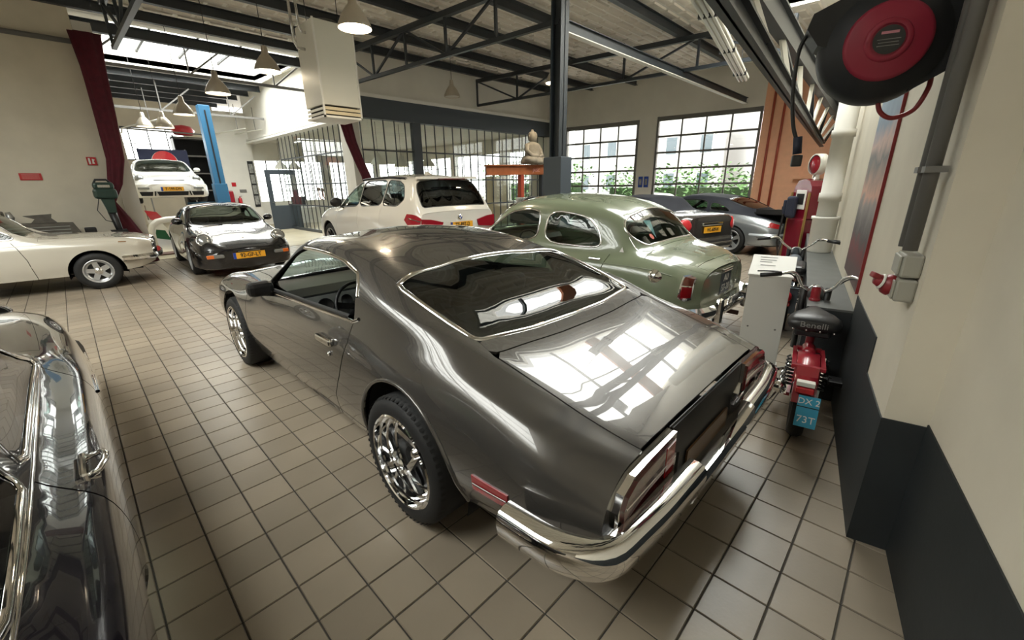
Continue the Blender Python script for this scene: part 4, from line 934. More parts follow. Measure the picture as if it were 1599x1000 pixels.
P911 = [
 [(0,.55,.32),(.15,.72,.26),(.6,.80,.22),(2,.79,.20),(3.8,.76,.20),(4.1,.66,.22),(4.25,.45,.26)],
 [(0,.60,.42),(.15,.76,.40),(.95,.825,.38),(2,.79,.36),(3.2,.815,.38),(3.9,.79,.37),(4.12,.71,.36),(4.25,.52,.36)],
 [(0,.60,.54),(.15,.77,.55),(.95,.832,.56),(2,.80,.52),(3.2,.82,.56),(3.9,.785,.50),(4.12,.70,.47),(4.25,.52,.45)],
 [(0,.55,.66),(.15,.70,.70),(.6,.79,.76),(.95,.81,.79),(1.5,.78,.80),(2.4,.76,.78),(3.2,.78,.73),(3.7,.755,.67),(4.0,.70,.59),(4.2,.54,.52),(4.25,.45,.50)],
 [(0,.48,.70),(.15,.62,.76),(.6,.72,.84),(.95,.745,.88),(1.4,.735,.90),(2.4,.715,.90),(2.9,.70,.86),(3.2,.69,.815),(3.6,.665,.765),(3.95,.63,.68),(4.15,.52,.585),(4.25,.38,.53)],
 [(0,.36,.72),(.4,.52,.84),(.9,.62,.97),(1.4,.665,1.06),(2.0,.665,1.09),(2.5,.66,1.04),(2.8,.665,.93),(2.95,.60,.875),(3.2,.50,.80),(3.6,.47,.735),(3.95,.43,.655),(4.15,.36,.58),(4.25,.26,.535)],
 [(0,.25,.72),(.4,.36,.85),(.9,.50,1.04),(1.4,.57,1.19),(2.0,.565,1.235),(2.3,.57,1.22),(2.55,.60,1.09),(2.85,.64,.91),(3.0,.42,.865),(3.2,.36,.80),(3.6,.33,.735),(3.95,.3,.66),(4.15,.25,.585),(4.25,.2,.54)],
 [(0,0,.72),(.4,0,.86),(.9,0,1.08),(1.4,0,1.25),(2.0,0,1.31),(2.3,0,1.29),(2.55,0,1.15),(2.95,0,.90),(3.2,0,.82),(3.6,0,.75),(3.95,0,.67),(4.15,0,.59),(4.25,0,.545)]]
def car_911(name, label, loc, rz, paint, ws=1.0, wstyle='five', glass=None, kind='964', group=None, roof=None):
    S = skin(P911, ws); g = glass or M['glass']; uf, ur = 3.02, .04
    wsh = [(2.36, -1.85), (2.9, -2.02), (2.96, 0), (2.9, 2.02), (2.36, 1.85), (2.33, 0)]
    rw = [(.72, -1.95), (1.28, -1.85), (1.33, 0), (1.28, 1.85), (.72, 1.95), (.68, 0)]
    holes = {'windshield': (wsh, g), 'rear_window': (rw, M['dglass']), 'side_a': ([(1.62, 4.15), (1.66, 5.5), (2.15, 5.62), (2.42, 5.5), (2.80, 4.35), (2.78, 4.15)], g), 'side_b': ([(1.05, 4.3), (1.22, 5.0), (1.56, 5.4), (1.56, 4.2)], g)}
    W = .83*ws
    car = make_car(name, label, S, loc, rz, paint, [(.95, .31, .345), (3.22, .31, .345)], [(W, .95, .315, .225, .24, wstyle), (W-.01, 3.22, .315, .225, .21, wstyle)],
                   [[(1.50, 0), (1.47, 2), (1.45, 4)], [(2.86, 0), (2.88, 2), (2.86, 4)]], (ur, uf), holes, (4.02, 4.9), None, 4.25, group=group, frame=M['black'], cabin_mat=roof)
    furnish(car, S, (1.75,), (-.35, .35), .28, (-.35, 2.25, .72), .62, dash=(2.55, .45, .80, .62))
    # low bumper band, lamps
    if kind in ('964', '997'):
        for sd in (-1, 1):
            up = Vector((sd*.12, .86, .5))
            lens(car, 'headlight', M['clear'], S, 3.93, 4.12, sd, .112 if kind == '964' else .10, .06, ring=(kind == '964'), dirn=up)
            mirror_part(car, S.pt(2.62, 4.1, sd), sd, paint, 1.05)
    if kind == '964':
        path = rnd_path([(-.805*ws, 3.62, 0), (-.76*ws, 3.98, 0), (-.60*ws, 4.2, 0), (0, 4.32, 0), (.60*ws, 4.2, 0), (.76*ws, 3.98, 0), (.805*ws, 3.62, 0)], .12)
        bp = sweep('front_bumper', path, [(-.05, .535), (-.0, .525), (.018, .50), (.016, .40), (.02, .30), (-.0, .20), (-.06, .17)], paint, car)
        bp.data.materials[0] = paint
        for sd in (-1, 1):
            t = MB().box((-.135, -.03, -.034), (.135, .03, .034), .02).build('turn_signal', M['clear'], car); t.location = (sd*.54, 4.232, .42); t.rotation_euler = (0, 0, -sd*.24)
            MB().box((sd*.02, .01, -.032), (sd*.132, .036, .032), .01).build('amber_lens', M['amber'], t)
        MB().box((-.16, 4.325, .485), (.20, 4.335, .495)).build('bumper_strip', M['chrome'], car)
        number_plate(car, '92-GF-LT', (.03, 4.352, .415), math.pi)
        MB().lathe([(0, .012), (.03, .008), (.034, -.01)], 14).build('crest', M['chrome'], car).location = S.pt(3.86, 8, 1, .0)
        for x, a in ((-.25, .25), (.12, .2)):
            w = MB().bar((x, 2.97, .905), (x+.42, 2.90, .955), .012, .01).build('wiper', M['black'], car)
    if kind == '997':
        path = rnd_path([(-.83*ws, 3.62, 0), (-.78*ws, 4.0, 0), (-.60*ws, 4.2, 0), (0, 4.30, 0), (.60*ws, 4.2, 0), (.78*ws, 4.0, 0), (.83*ws, 3.62, 0)], .12)
        sweep('front_bumper', path, [(-.05, .55), (.0, .53), (.022, .47), (.022, .36), (.03, .26), (.0, .18), (-.06, .16)], paint, car)
        for x0, x1, y in ((-.36, .36, 4.33), (-.74, -.44, 4.24), (.44, .74, 4.24)):
            MB().prism([(x0+.03, .22), (x1-.03, .22), (x1, .33), (x0, .33)], y-.06, y+.012 if abs(x0+x1) < .1 else y+.02, 'y').build('air_intake', M['matblack'], car)
        for sd in (-1, 1):
            MB().prism([(sd*.40, .22), (sd*.43, .22), (sd*.41, .34), (sd*.38, .34)], 4.2, 4.315, 'y').build('air_slot', M['matblack'], car)
            t = MB().box((-.13, -.02, -.03), (.13, .02, .03), .015).build('turn_signal', M['clear'], car); t.location = (sd*.63, 4.225, .42); t.rotation_euler = (0, 0, -sd*.30)
        number_plate(car, 'T-199-DN', (0, 4.345, .40), math.pi)
        MB().prism([(-.36, .655), (.36, .655), (.34, .643), (-.34, .643)], 3.99, 4.03, 'y').build('hood_slot', M['matblack'], car)
    if kind in ('rear', 'wing'):
        for sd in (-1, 1):
            panel('tail_light', S, [(.03, 2.4), (.03, 3.1), (.24, 3.35), (.22, 2.5)], M['red_lens'], car, .04, .01, off=.008, sides=sd)
            MB().lathe([(.04, -.06), (.045, 0), (.045, .1)], 12, 'y').build('exhaust_tip', M['chrome'], car).location = (sd*.5, -.02, .25)
        MB().box((-.45, -.03, .58), (.45, .0, .66), .01).build('reflector_bar', M['red_lens'], car)
        sweep('rear_bumper', rnd_path([(-.80*ws, .55, 0), (-.75*ws, .10, 0), (-.5*ws, -.03, 0), (.5*ws, -.03, 0), (.75*ws, .10, 0), (.80*ws, .55, 0)], .15), [(.05, .50), (-.02, .50), (-.05, .46), (-.045, .36), (-.02, .26), (.06, .22)][::1], paint, car)
    if kind == 'wing':
        pts = [(-.72, .02), (-.60, .62), (.60, .62), (.72, .02), (.68, -.16), (-.68, -.16)]
        MB().prism(pts, .88, .93, 'z').build('whale_tail', M['black'], car); sweep('tail_rim', [(-.66, .55, 0), (-.72, -.0, 0), (-.68, -.16, 0), (.68, -.16, 0), (.72, .0, 0), (.66, .55, 0)], [(-.02, .90), (-.02, 1.0), (.03, 1.0), (.03, .89)], M['black'], car)
    return car
M['navy_cloth'] = mat('navy_soft_top', (.008, .010, .018), .7)
def paintm(n, c, r=.22, metal=0.0): return mat(n, c, r, metal, coat=1.0, coatr=.015)
car_911('classic_sports_car', 'black rounded sports car with round headlights and plate 92-GF-LT', (2.41, 13.2, 0), 3.096, paintm('black_paint', (.006, .0065, .009)), kind='964')
car_911('modern_sports_car', 'white sports car raised on the blue post lift, plate T-199-DN', (2.6, 20.0, 1.20), 3.068, paintm('white_paint_gloss', (.80, .80, .77)), ws=1.085, kind='997', glass=M['glass'])
car_911('silver_sports_car', 'silver sports car with dark roof and black whale tail by the glazed doors', (11.0, 2.0, 0), -.15, paintm('silver_paint', (.40, .43, .45), .25, .7), ws=1.06, kind='wing', glass=M['glass'], roof=M['navy_cloth'])
M['suv_red'] = mat('deep_red_lamp', (.32, .010, .022), .15, coat=1.0)
def build_suv():
    S = skin([
     [(0,.80,.42),(.2,.88,.36),(1,.92,.32),(4,.92,.32),(4.6,.85,.34),(4.88,.6,.38)],
     [(0,.86,.60),(.2,.93,.58),(1,.965,.55),(2.5,.945,.52),(3.9,.965,.55),(4.6,.88,.55),(4.88,.65,.55)],
     [(0,.87,.80),(.2,.935,.80),(1,.97,.82),(2.5,.95,.78),(3.9,.965,.80),(4.6,.87,.76),(4.88,.66,.72)],
     [(0,.84,.95),(.2,.905,.98),(1,.945,1.02),(2.5,.93,1.0),(3.9,.93,.98),(4.6,.82,.90),(4.88,.6,.82)],
     [(0,.80,1.05),(.2,.865,1.13),(1,.895,1.17),(2.5,.885,1.13),(3.2,.88,1.11),(3.9,.85,1.08),(4.6,.72,.98),(4.88,.5,.88)],
     [(0,.72,1.07),(.08,.80,1.13),(.3,.785,1.36),(.6,.76,1.42),(1.5,.765,1.43),(2.4,.765,1.41),(2.9,.78,1.35),(3.3,.82,1.2),(3.55,.83,1.115),(3.75,.62,1.11),(4.6,.5,1.0),(4.88,.4,.9)],
     [(0,.58,1.08),(.08,.70,1.14),(.25,.69,1.40),(.42,.645,1.60),(.6,.625,1.65),(1.5,.625,1.685),(2.4,.625,1.665),(2.75,.64,1.58),(3.3,.74,1.28),(3.55,.80,1.13),(3.75,.45,1.12),(4.6,.36,1.0),(4.88,.3,.9)],
     [(0,0,1.09),(.07,0,1.15),(.22,0,1.42),(.40,0,1.66),(.6,0,1.715),(1.5,0,1.76),(2.4,0,1.745),(2.75,0,1.66),(3.3,0,1.33),(3.6,0,1.16),(3.9,0,1.12),(4.6,0,1.0),(4.88,0,.9)]])
    p = paintm('white_suv_paint', (.74, .73, .69), .2)
    dg = M['dglass']
    holes = {'windshield': ([(2.70, -1.85), (3.45, -2.0), (3.52, 0), (3.45, 2.0), (2.70, 1.85), (2.68, 0)], M['glass']),
             'rear_window': ([(.10, -2.25), (.28, -2.15), (.385, -1.9), (.392, 0), (.385, 1.9), (.28, 2.15), (.10, 2.25), (.085, 0)], dg),
             'side_a': ([(2.38, 4.1), (2.38, 5.8), (2.66, 5.74), (3.10, 5.2), (3.36, 4.25), (3.34, 4.12)], M['glass']),
             'side_b': ([(1.36, 4.1), (1.36, 5.8), (2.34, 5.82), (2.34, 4.1)], dg), 'side_c': ([(.56, 4.6), (.72, 5.5), (.92, 5.75), (1.32, 5.8), (1.32, 4.1), (.74, 4.1)], dg)}
    car = make_car('suv', 'white SUV with dark tinted windows and plate TS-897-D', S, (5.16, 6.35, 0), 0, p, [(.98, .40, .43), (3.91, .40, .43)],
                   [(.955, .98, .385, .27, .28, 'dark'), (.945, 3.91, .385, .27, .26, 'dark')], [[(1.30, 0), (1.36, 1.5), (1.36, 4)], [(2.36, 0), (2.36, 4)], [(3.42, 0), (3.44, 2), (3.40, 4)]], (.01, 3.60), holes, (4.7, 4.9), None, 4.88, frame=M['black'], wr=(2, .12))
    car.scale = (1.03, .92, 1.03)
    furnish(car, S, (2.5, 1.5), (-.38, .38), .62, (-.38, 2.95, 1.05), .62, dash=(3.15, .7, 1.12, .75))
    for sd in (-1, 1):
        t = panel('tail_light', S, [(.006, 2.15), (.006, 3.45), (.10, 3.6), (.36, 3.5), (.42, 2.85), (.24, 2.2)], M['suv_red'], car, .04, .012, off=.012, sides=sd)
        MB().prism([(sd*.84, .76), (sd*.84, .99), (sd*.66, .975), (sd*.40, .915), (sd*.44, .80)], -.045, .0, 'y').build('inner_lens', M['suv_red'], t)
        strip('lens_bar', S, [(.01, 2.95), (.30, 3.05)], M['dark_lens'], t, .02, .008, sides=sd, off=.012)
        strip('roof_rail', S, [(.75, 5.98), (1.5, 6.02), (2.5, 5.98)], M['black'], car, .04, .035, sides=sd)
        mirror_part(car, S.pt(3.12, 4.05, sd), sd, M['black'], 1.5)
    MB().prism([(-.42, .70), (.42, .70), (.40, .93), (-.40, .93)], -.028, .0, 'y').build('plate_recess', p, car)
    number_plate(car, 'TS-897-D', (0.02, -.045, .845), 0)
    bd = MB().lathe([(0, -.012), (.043, -.010), (.05, 0)], 24, 'y').build('badge', M['chrome'], car); bd.location = (0, -.03, .985)
    for a in range(4): MB().lathe([(0, -.015), (.034, -.013)], 6, 'y', (0, 0, 0), a*math.pi/2, (a+1)*math.pi/2).build('badge_sector', M['plate_blue'] if a % 2 else M['white'], bd)
    MB().prism([(-.62, 1.645), (.62, 1.645), (.60, 1.69), (-.60, 1.69)], .20, .46, 'y').build('roof_spoiler', p, car)
    MB().box((-.30, .17, 1.635), (.30, .21, 1.655)).build('brake_light', M['dark_lens'], car)
    MB().prism([(1.45, 0), (1.62, .075), (1.66, .07), (1.72, 0)], -.025, .025, 'x').build('aerial_fin', p, car).location = (0, -.6, 1.72)
    sweep('rear_bumper', rnd_path([(-.94, .6, 0), (-.93, .12, 0), (-.80, -.05, 0), (.80, -.05, 0), (.93, .12, 0), (.94, .6, 0)], .12), [(.06, .74), (-.01, .74), (-.03, .68), (-.025, .50), (.03, .40)], p, car)
build_suv()
def build_ponton():
    SH = lambda u: u if u <= .1 else (.1+(u-.1)*(.42/.70) if u < .8 else u-.28)
    curves = [
     [(0,.5,.42),(.1,.70,.36),(.5,.82,.30),(1,.85,.28),(3.6,.85,.28),(4.2,.78,.32),(4.45,.5,.4)],
     [(0,.57,.50),(.1,.74,.48),(.5,.85,.46),(1,.87,.45),(3.6,.87,.45),(4.2,.80,.46),(4.45,.52,.48)],
     [(0,.57,.60),(.1,.745,.61),(.5,.85,.62),(1,.865,.63),(2,.86,.63),(3.6,.865,.63),(4.2,.80,.62),(4.45,.52,.58)],
     [(0,.53,.70),(.1,.70,.735),(.5,.805,.78),(1,.83,.80),(2,.825,.80),(3.6,.815,.82),(4.2,.74,.80),(4.45,.45,.7)],
     [(0,.45,.745),(.1,.60,.80),(.5,.71,.865),(1,.755,.895),(2,.76,.90),(3.1,.75,.90),(3.6,.70,.89),(4.2,.62,.85),(4.45,.35,.74)],
     [(0,.34,.77),(.1,.46,.83),(.5,.56,.905),(.86,.62,.945),(1.10,.68,1.06),(1.6,.70,1.13),(2.5,.70,1.15),(2.95,.695,1.08),(3.15,.66,.96),(3.3,.52,.94),(4.2,.45,.88),(4.45,.25,.76)],
     [(0,.22,.78),(.1,.32,.845),(.5,.41,.92),(.80,.49,.955),(.94,.545,1.08),(1.16,.59,1.24),(1.5,.605,1.335),(2.3,.605,1.365),(2.65,.61,1.32),(2.9,.635,1.16),(3.12,.635,.97),(3.3,.36,.955),(4.2,.3,.89),(4.45,.18,.76)],
     [(0,0,.785),(.1,0,.85),(.5,0,.93),(.78,0,.97),(.90,0,1.10),(1.12,0,1.32),(1.5,0,1.44),(2.1,0,1.475),(2.6,0,1.435),(2.85,0,1.25),(3.15,0,1.0),(3.3,0,.98),(4.2,0,.905),(4.45,0,.77)]]
    S = skin([[(SH(u), w, z) for u, w, z in k] for k in curves])
    p = paintm('sage_green_paint', (.225, .265, .175), .25)
    g = M['glass']
    holes = {'windshield': ([(2.38, -1.9), (2.80, -2.0), (2.84, 0), (2.80, 2.0), (2.38, 1.9), (2.36, 0)], g),
             'rear_window': ([(.575, -2.35), (.70, -2.62), (.83, -2.4), (.85, 0), (.83, 2.4), (.70, 2.62), (.575, 2.35), (.55, 1.4), (.545, 0), (.55, -1.4)], g),
             'side_a': ([(1.86, 4.2), (1.86, 5.55), (2.0, 5.68), (2.34, 5.62), (2.60, 5.1), (2.74, 4.25), (2.70, 4.2)], g), 'side_b': ([(1.00, 4.4), (1.06, 5.1), (1.22, 5.55), (1.74, 5.68), (1.77, 4.2), (1.10, 4.2)], g)}
    car = make_car('saloon', 'sage green rounded 1950s saloon with chrome bumper and black plate', S, (4.47, 1.33, 0), 0, p, [(.78, .32, .33), (3.34, .32, .35)],
                   [(.84, .78, .325, .22, .17, 'hubcap'), (.84, 3.34, .325, .22, .17, 'hubcap')], [[(1.10, 0), (.96, 1.6), (.88, 4)], [(1.82, 0), (1.81, 4)], [(2.84, 0), (2.84, 4)]], (.515, 2.92), holes, (4.02, 5.0), (4.7, .10), 4.17, frame=True)
    br = mat('brown_seat_leather', (.05, .03, .02), .5)
    furnish(car, S, (1.75, 1.05), (0.0,), .36, (-.36, 2.27, .84, .20), .46, br, (2.57, .5, .90, .62), 1.2)
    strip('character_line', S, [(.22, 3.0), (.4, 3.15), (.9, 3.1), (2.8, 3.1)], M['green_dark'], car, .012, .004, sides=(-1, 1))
    for sd in (-1, 1):
        b = panel('tail_light', S, [(.06, 1.55), (.055, 3.2), (.10, 3.42), (.14, 3.2), (.145, 1.7), (.10, 1.45)], M['chrome'], car, .03, .02, off=.014, sides=sd)
        panel('red_lens', S, [(.07, 1.7), (.07, 2.45), (.13, 2.45), (.13, 1.75)], M['red_lens'], b, .03, .01, off=.026, sides=sd)
        panel('amber_lens', S, [(.07, 2.52), (.07, 3.05), (.125, 3.1), (.13, 2.52)], M['brown_lens'], b, .03, .01, off=.026, sides=sd)
        h = MB().box((-.012, -.07, -.014), (.03, .07, .014), .01).build('door_handle', M['chrome'], car); h.location = S.pt(1.02, 3.35, sd, .01); h2 = copy_tree(h, car); h2.location = S.pt(1.94, 3.35, sd, .01)
        bg = MB().box((-.045, -.08, .28), (.045, .0, .54), .03).build('bumper_overrider', M['chrome'], car); bg.location = (sd*.42, -.075, 0)
        strip('pillar_trim', S, [(.545, 4.2), (.62, 4.7), (.74, 5.3)], M['chrome'], car, .014, .006, sides=sd)
    fc = MB().lathe([(0, .03), (.05, .022), (.062, .0), (.07, -.01)], 20, 'x').build('fuel_cap', M['chrome'], car); q = S.pt(.36, 2.75, -1); fc.location = q; fc.rotation_euler = (0, math.pi, 0)
    sweep('rear_bumper', rnd_path([(-.90, .75, 0), (-.885, .30, 0), (-.72, .0, 0), (-.42, -.075, 0), (.42, -.075, 0), (.72, .0, 0), (.885, .30, 0), (.90, .75, 0)], .14), [(.05, .47), (-.02, .475), (-.055, .44), (-.06, .40), (-.045, .355), (.03, .34)], M['chrome'], car)
    ex = MB().tube([(.30, .3, .24), (.30, -.10, .23)], .025, 10).build('exhaust_tip', M['rust_brown'], car)
    MB().bar((0, .30, .945), (0, .20, .915), .02, .015).build('trunk_ornament', M['chrome'], car)
    hb = MB().box((-.14, -.035, .725), (.14, .03, .765), .012).build('trunk_handle', M['chrome'], car)
    number_plate(car, 'AU\n57-20', (0, -.018, .61), 0, .0, 'dark', .29, .21)
    st = MB().lathe([(0, .004), (.035, .003)], 8).build('window_sticker', M['sticker'], car); q = S.pt(.61, 6.4, -1, .004); st.location = q; st.rotation_euler = (math.radians(48), 0, 0)
    tri = MB().add([(-.26, .80, 1.20), (-.16, .77, 1.195), (-.20, .66, 1.02)], [[0, 1, 2]]).build('pennant', M['pennant'], car)
    dec = MB().add([(-.765, .72, .93), (-.763, .77, .93), (-.745, .75, .98)], [[0, 1, 2]]).build('decal', M['white'], car)
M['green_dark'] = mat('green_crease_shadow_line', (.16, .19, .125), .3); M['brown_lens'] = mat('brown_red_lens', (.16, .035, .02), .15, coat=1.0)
M['rust_brown'] = mat('rusty_pipe', (.10, .045, .03), .7); M['sticker'] = mat('red_sticker', (.55, .12, .08), .5); M['pennant'] = mat('pale_blue_pennant', (.35, .55, .62), .6)
build_ponton()
def build_mini():
    S = skin([
     [(0,.60,.34),(.1,.74,.30),(.5,.80,.24),(1.8,.80,.22),(3.1,.80,.24),(3.5,.70,.28),(3.64,.5,.32)],
     [(0,.66,.46),(.1,.79,.44),(.5,.84,.42),(1.8,.82,.40),(3.1,.84,.42),(3.5,.74,.44),(3.64,.52,.45)],
     [(0,.67,.60),(.1,.80,.60),(.5,.85,.60),(1.8,.83,.58),(3.1,.84,.60),(3.5,.74,.58),(3.64,.52,.56)],
     [(0,.65,.78),(.1,.77,.80),(.5,.815,.82),(1.8,.80,.80),(3.1,.79,.78),(3.5,.68,.72),(3.64,.45,.66)],
     [(0,.60,.90),(.1,.71,.93),(.5,.755,.95),(1.8,.75,.93),(2.5,.74,.92),(3.1,.70,.88),(3.5,.56,.79),(3.64,.36,.70)],
     [(0,.48,.93),(.1,.56,.965),(.5,.60,.985),(1.5,.66,1.05),(2.1,.66,1.06),(2.4,.68,.95),(2.6,.5,.92),(3.1,.46,.89),(3.5,.38,.80),(3.64,.25,.71)],
     [(0,.32,.94),(.1,.38,.98),(.5,.42,1.0),(.7,.44,1.02),(1.2,.56,1.25),(1.8,.565,1.27),(2.05,.58,1.22),(2.4,.62,.97),(2.6,.33,.93),(3.1,.3,.90),(3.5,.25,.81),(3.64,.16,.72)],
     [(0,0,.945),(.1,0,.985),(.5,0,1.01),(.7,0,1.04),(1.2,0,1.31),(1.8,0,1.33),(2.05,0,1.28),(2.45,0,.98),(2.6,0,.94),(3.1,0,.91),(3.5,0,.82),(3.64,0,.73)]])
    p = paintm('dark_grey_mini_paint', (.10, .095, .09), .25, .6)
    holes = {'windshield': ([(2.05, -1.85), (2.38, -1.95), (2.42, 0), (2.38, 1.95), (2.05, 1.85), (2.03, 0)], M['glass']), 'side_a': ([(.95, 4.2), (1.2, 5.6), (1.9, 5.65), (2.34, 4.3), (2.3, 4.2)], M['glass'])}
    car = make_car('small_hatchback', 'dark grey small car with red round tail lamps and yellow plate', S, (8.62, 2.93, 0), -.27, p, [(.60, .30, .33), (3.05, .30, .33)],
                   [(.83, .60, .30, .21, .19, 'five'), (.83, 3.05, .30, .21, .19, 'five')], [[(1.0, 0), (1.0, 2), (.95, 4)], [(2.35, 0), (2.38, 4)]], (.62, 2.52), holes, (3.5, 4.9), (4.6, .03), 3.64, frame=M['black'], cabin_mat=M['navy_cloth'])
    for sd in (-1, 1):
        lens(car, 'tail_light', M['bright_red'], S, .05, 3.0, sd, .125, .04, ring=False, dirn=(sd*.45, -1, .15)).scale = (1, 1, 1)
    MB().box((-.31, -.045, .77), (.31, .0, .83), .02).build('boot_handle', M['chrome'], car)
    number_plate(car, 'WL-609-N', (0, -.04, .695), 0, 0, 'uk', .52, .115)
    sweep('rear_bumper', rnd_path([(-.84, .35, 0), (-.80, .05, 0), (-.60, -.05, 0), (.60, -.05, 0), (.80, .05, 0), (.84, .35, 0)], .12), [(.05, .54), (-.01, .54), (-.03, .50), (-.03, .36), (.03, .30)], p, car)
    MB().box((-.60, -.085, .42), (.60, -.06, .45), .008).build('bumper_strip', M['chrome'], car)
build_mini()
def build_lancia():
    S = skin([
     [(0,.5,.40),(.3,.70,.30),(1,.74,.26),(3.2,.74,.26),(3.7,.70,.30),(3.92,.56,.38)],
     [(0,.55,.50),(.3,.74,.44),(1,.775,.42),(3.2,.775,.42),(3.7,.74,.44),(3.92,.60,.48)],
     [(0,.55,.60),(.3,.74,.60),(1,.78,.60),(3.2,.78,.60),(3.7,.745,.60),(3.92,.60,.58)],
     [(0,.50,.70),(.3,.70,.74),(1,.755,.76),(3.2,.755,.76),(3.7,.72,.73),(3.92,.57,.68)],
     [(0,.45,.74),(.3,.64,.79),(1,.70,.84),(2.2,.70,.84),(3.2,.69,.82),(3.7,.65,.785),(3.92,.50,.73)],
     [(0,.36,.76),(.3,.5,.82),(.7,.55,.86),(1.0,.60,1.0),(1.6,.62,1.06),(2.2,.62,1.04),(2.5,.63,.90),(2.65,.50,.865),(3.2,.46,.845),(3.7,.42,.805),(3.92,.34,.745)],
     [(0,.25,.76),(.3,.34,.83),(.7,.38,.88),(1.0,.50,1.12),(1.4,.53,1.24),(1.9,.535,1.25),(2.1,.55,1.18),(2.45,.61,.90),(2.65,.33,.875),(3.2,.3,.855),(3.7,.28,.815),(3.92,.22,.75)],
     [(0,0,.765),(.3,0,.835),(.7,0,.89),(1.0,0,1.17),(1.4,0,1.30),(1.9,0,1.315),(2.1,0,1.24),(2.5,0,.91),(2.65,0,.88),(3.2,0,.865),(3.7,0,.825),(3.92,0,.76)]])
    p = paintm('ivory_paint', (.52, .49, .42), .22)
    holes = {'windshield': ([(2.10, -1.85), (2.42, -1.98), (2.47, 0), (2.42, 1.98), (2.10, 1.85), (2.08, 0)], M['glass']), 'rear_window': ([(.78, -1.8), (1.1, -1.8), (1.12, 0), (1.1, 1.8), (.78, 1.8), (.76, 0)], M['glass']),
             'side_a': ([(1.32, 4.2), (1.36, 5.55), (1.95, 5.62), (2.35, 4.5), (2.32, 4.2)], M['glass']), 'side_b': ([(.82, 4.3), (1.02, 5.2), (1.28, 5.5), (1.26, 4.2)], M['glass'])}
    car = make_car('ivory_coupe', 'ivory white classic coupe with star shaped alloy wheel and chrome bumper', S, (-2.90, 10.85, 0), -1.68, p, [(.80, .29, .33), (3.16, .29, .36)],
                   [(.775, .80, .30, .19, .19, 'star'), (.775, 3.16, .30, .19, .19, 'star')], [[(1.25, 0), (1.22, 2), (1.20, 4)], [(2.46, 0), (2.42, 1.8), (2.34, 3.2), (2.30, 4)]], (.70, 2.58), holes, (3.86, 4.8), (4.7, .05), 3.92, frame=True)
    furnish(car, S, (1.5,), (-.33, .33), .30, (-.33, 2.0, .74), .5, dash=(2.2, .45, .82, .58))
    strip('body_crease', S, [(.2, 3.25), (1.5, 3.3), (2.6, 3.3), (3.7, 3.25)], p, car, .014, .004, sides=(-1, 1))
    for sd in (-1, 1):
        for x, z in ((.46, .66), (.30, .655)):
            o = MB().lathe([(0, .05), (.05, .042), (.072, .02), (.08, -.03)], 18, 'y').build('headlight', M['clear'], car); o.location = (sd*x, 3.93, z); MB().lathe([(.072, .02), (.085, .028), (.092, -.03)], 18, 'y').build('lamp_ring', M['chrome'], o)
        panel('turn_signal', S, [(3.50, 3.02), (3.50, 3.16), (3.60, 3.18), (3.60, 3.04)], M['amber_dull'], car, .02, .01, off=.008, sides=sd)
    sweep('front_bumper', rnd_path([(-.78, 3.50, 0), (-.78, 3.66, 0), (-.66, 3.92, 0), (-.3, 3.99, 0), (.3, 3.99, 0), (.66, 3.92, 0), (.78, 3.66, 0), (.78, 3.50, 0)], .12), [(-.02, .525), (.035, .525), (.06, .49), (.055, .45), (.02, .425), (-.02, .425)], M['chrome'], car)
    MB().box((-.5, 3.90, .58), (.5, 3.925, .72)).build('grille', M['black'], car)
M['amber_dull'] = mat('dull_amber_lens', (.22, .10, .03), .3)
build_lancia()
